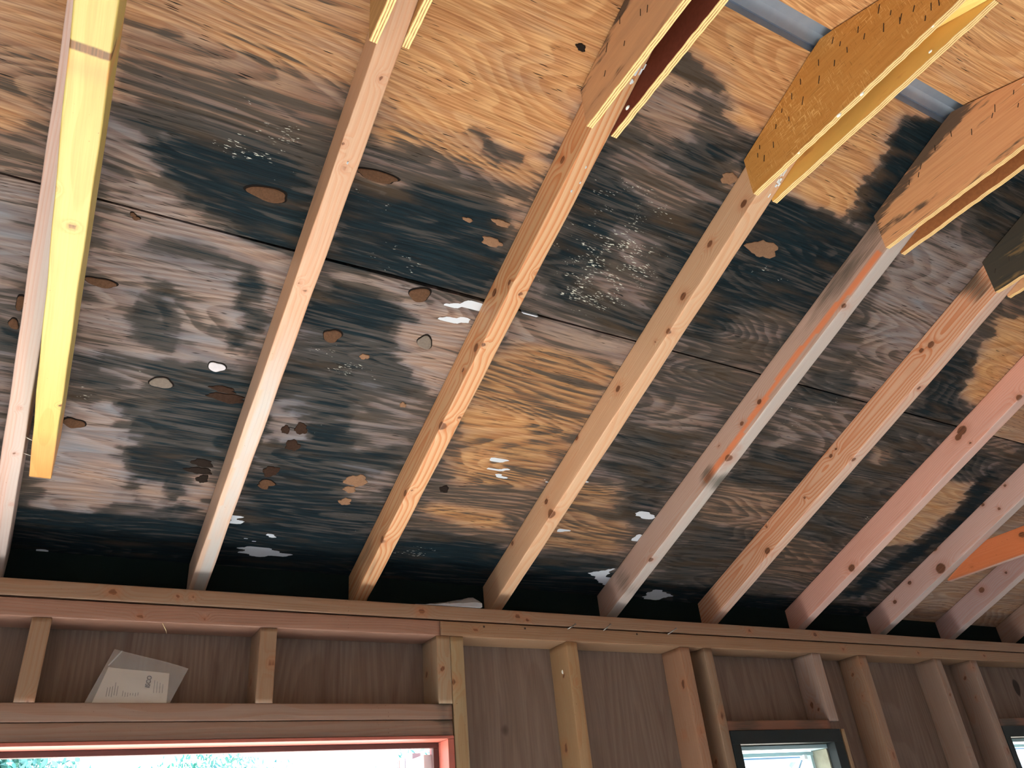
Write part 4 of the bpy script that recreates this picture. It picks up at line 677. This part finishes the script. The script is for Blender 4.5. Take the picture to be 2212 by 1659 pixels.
# ------------------------------------------------------------------ clear bags
def bag_mat(name, c, alpha):
    t = NT(name); t.p.inputs['Base Color'].default_value = (*c, 1); t.p.inputs['Roughness'].default_value = .25; t.p.inputs['Alpha'].default_value = alpha; t.p.inputs['Specular IOR Level'].default_value = .6
    return t.m
BAGM = bag_mat('clear_plastic', (.70, .76, .78), .26); SEAM = bag_mat('plastic_seam', (.8, .85, .87), .5)
PAP = plain('paper', srgb(214, 212, 206), .8, 0, .04, 30); INK = plain('ink', (.05, .05, .06), .7); FAINT = plain('faint_print', srgb(120, 122, 128), .8)
def yz(x_, z_, off=0.0):      # leaning plane of the bag, slightly puffed
    k = (z_ + .236) / .122
    return .020 + .052 * k + .004 * math.sin((x_ - .05) * 33) + off
def patch(name, corners, nu, nv, mat, parent=None, off=0.0, puff=0.0, mtx=None, wave=.0):
    (ax, az), (bx, bz), (cx, cz), (dx_, dz_) = corners   # BL, BR, TR, TL in wall x / height
    V = []; F = []
    for j in range(nv + 1):
        for i in range(nu + 1):
            s_, t_ = i / nu, j / nv
            x_ = (ax * (1 - s_) + bx * s_) * (1 - t_) + (dx_ * (1 - s_) + cx * s_) * t_; z_ = (az * (1 - s_) + bz * s_) * (1 - t_) + (dz_ * (1 - s_) + cz * s_) * t_
            p = 4 * s_ * (1 - s_) * 4 * t_ * (1 - t_)
            V.append((x_, yz(x_, z_, off) + puff * p + wave * math.sin(x_ * 90 + z_ * 130) * p, Z0 + z_))
    n = nu + 1
    for j in range(nv):
        for i in range(nu): F.append((j * n + i, j * n + i + 1, (j + 1) * n + i + 1, (j + 1) * n + i))
    return V, F, n, nu, nv
bc = [(.044, -.2365), (.203, -.2365), (.238, -.157), (.087, -.115)]
V1, F1, n1, _, _ = patch('b', bc, 16, 12, None, puff=-.009, wave=.0015); V2, F2, _, _, _ = patch('b', bc, 16, 12, None, off=.002, puff=.004)
o = link('plastic_bag', mesh_from('plastic_bag', V1 + V2, F1 + [tuple(len(V1) + k for k in q_[::-1]) for q_ in F2], smooth=True), BAGM)
tag(o, 'clear zip bag holding a printed paper, leaning on the siding above the door', 'bag')
bag = o
zc = [(.060, -.165), (.0635, -.165), (.1035, -.1205), (.100, -.1195)]
V, F, *_ = patch('z', [(.0775, -.155), (.0805, -.155), (.1035, -.1215), (.1005, -.1205)], 2, 6, None, off=-.006)
link('zip_seam', mesh_from('zip_seam', V, F), SEAM, bag)
def pstrip(nm, corners, nu, nv, mat, off, par, puff=0.0):
    V, F, *_ = patch(nm, corners, nu, nv, None, off=off, puff=puff); 
    V2 = [(a, b + .0004, c_) for a, b, c_ in V]; k = len(V)
    return link(nm, mesh_from(nm, V + V2, F + [tuple(k + q_ for q_ in f_[::-1]) for f_ in F], smooth=True), mat, par)
paper = pstrip('printed_paper', [(.058, -.2355), (.197, -.2355), (.199, -.170), (.080, -.157)], 14, 10, PAP, .0005, bag, puff=-.002)
q = random.Random(4)
for k in range(12):      # rows of faint print, running up the sheet
    xx = .082 + k * .0048 + (.006 if k > 4 else 0); zl = -.222 + q.uniform(0, .004); zh = zl + q.uniform(.018, .030)
    pstrip('print_line', [(xx, zl), (xx + .0010, zl), (xx + .0018, zh), (xx + .0008, zh)], 1, 4, FAINT, -.0012, paper)
for k in range(4):
    xx = .170 + k * .0055; pstrip('print_line', [(xx, -.214), (xx + .001, -.214), (xx + .0015, -.186 - k * .003), (xx + .0005, -.186 - k * .003)], 1, 4, FAINT, -.0012, paper)
cv = bpy.data.curves.new('lettering', 'FONT'); cv.body = 'ISCO'; cv.size = .0125; cv.extrude = .0002; cv.offset = .00035; cv.align_x = 'CENTER'
to = bpy.data.objects.new('t', cv); COL.objects.link(to); bpy.context.view_layer.update()
dg = bpy.context.evaluated_depsgraph_get(); me = bpy.data.meshes.new_from_object(to.evaluated_get(dg)); bpy.data.objects.remove(to)
tx = .163; tz = -.190
# rotate text to read upwards, lay on leaning sheet
ax_ = Vector((.12, .42 * .9, 1)).normalized(); up_ = Vector((-1, 0, .12)); up_ = (up_ - ax_ * up_.dot(ax_)).normalized(); nr = ax_.cross(up_)
mt = Matrix((ax_, up_, nr)).transposed().to_4x4(); mt.translation = (tx, yz(tx, tz, -.0026), Z0 + tz)
link('lettering', me, INK, paper, mt)
# crumpled bag lying on the plate
def bag2():
    V = []; F = []; N = 14; Mv = 6; q = random.Random(9)
    for j in range(Mv + 1):
        for i in range(N + 1):
            s_, t_ = i / N, j / Mv; x_ = .755 + .185 * s_; y_ = .004 + .070 * t_ - .012 * s_
            h = (.002 + .036 * (s_ ** 1.1)) * math.sin(math.pi * (t_ * .8 + .12)) * (1 if s_ < .93 else .72) + q.uniform(-.001, .001)
            V.append((x_, y_, Z0 + max(.0015, h)))
    n = N + 1; k = len(V)
    V += [(a, b, Z0 + .0008) for a, b, c_ in V]
    for j in range(Mv):
        for i in range(N):
            F.append((j * n + i, j * n + i + 1, (j + 1) * n + i + 1, (j + 1) * n + i)); F.append((k + j * n + i, k + (j + 1) * n + i, k + (j + 1) * n + i + 1, k + j * n + i + 1))
    for i in range(N):
        F.append((i, k + i, k + i + 1, i + 1)); a = Mv * n; F.append((a + i, a + i + 1, k + a + i + 1, k + a + i))
    for j in range(Mv):
        F.append((j * n, (j + 1) * n, k + (j + 1) * n, k + j * n)); F.append((j * n + N, k + j * n + N, k + (j + 1) * n + N, (j + 1) * n + N))
    return V, F
V, F = bag2()
tag(link('plastic_bag', mesh_from('plastic_bag', V, F, smooth=False), bag_mat('crinkled_plastic', (.72, .74, .78), .42)), 'crumpled clear plastic bag lying on top of the wall plate', 'bag')
# splinter of wood caught under the lower plate
tag(tube('wood_splinter', [(.166, -.002, Z0 - .078), (.176, .012, Z0 - .088), (.180, .02, Z0 - .094)], [.0009, .0008, .0004], plain('splinter', srgb(214, 190, 150), .7)), 'pale splinter hanging below the top plate, above the clear bag', 'splinter')

# ------------------------------------------------------------------ outside
gm = plain('gravel_ground', (.42, .38, .32), .95, 0, .3, 3)
struct(boxes('ground', [(-40, 50, .25, 60, -.25, -.10), (-40, 50, -40, .25, -.25, -.105)], gm, bev=0))
LEAF = plain('leaf', (.07, .24, .20), .5); BARK = plain('bark', (.16, .12, .09), .9, 0, .3, 6)
def tree(x_, y_, h, rad, n, seed, label):
    q = random.Random(seed); root = bpy.data.objects.new('leafy_tree', None); COL.objects.link(root); root.location = (x_, y_, -.10)
    tag(root, label, 'tree', 'trees outside the door')
    tube('trunk', [(0, 0, 0), (.08, .03, h * .3), (-.04, .05, h * .6), (0, 0, h * .85)], [.16, .12, .08, .03], BARK, root)
    V = []; F = []
    cl = [(q.gauss(0, rad * .45), q.gauss(0, rad * .45), h - .45 + q.gauss(0, .28)) for _ in range(46)]
    for _ in range(n):
        c_ = q.choice(cl); p = Vector((c_[0] + q.gauss(0, .16), c_[1] + q.gauss(0, .16), min(h + .02, c_[2] + q.gauss(0, .13)))); a = Vector((q.gauss(0, 1), q.gauss(0, 1), q.gauss(0, 1))).normalized(); b = a.orthogonal().normalized(); l_ = q.uniform(.035, .06)
        k = len(V); V += [p - a * l_, p + b * l_ * .45, p + a * l_, p - b * l_ * .45]; F.append((k, k + 1, k + 2, k + 3))
    link('foliage', mesh_from('foliage', V, F), LEAF, root)
tree(-.2, 7.6, 3.32, .7, 5200, 1, 'bright leafy treetop seen at the left end of the door opening'); tree(2.3, 10.0, 3.45, .8, 4200, 2, 'bright leafy treetop seen in the middle of the door opening'); tree(4.3, 7.2, 3.15, .5, 1800, 3, 'sparse bright treetop seen near the red door edge')
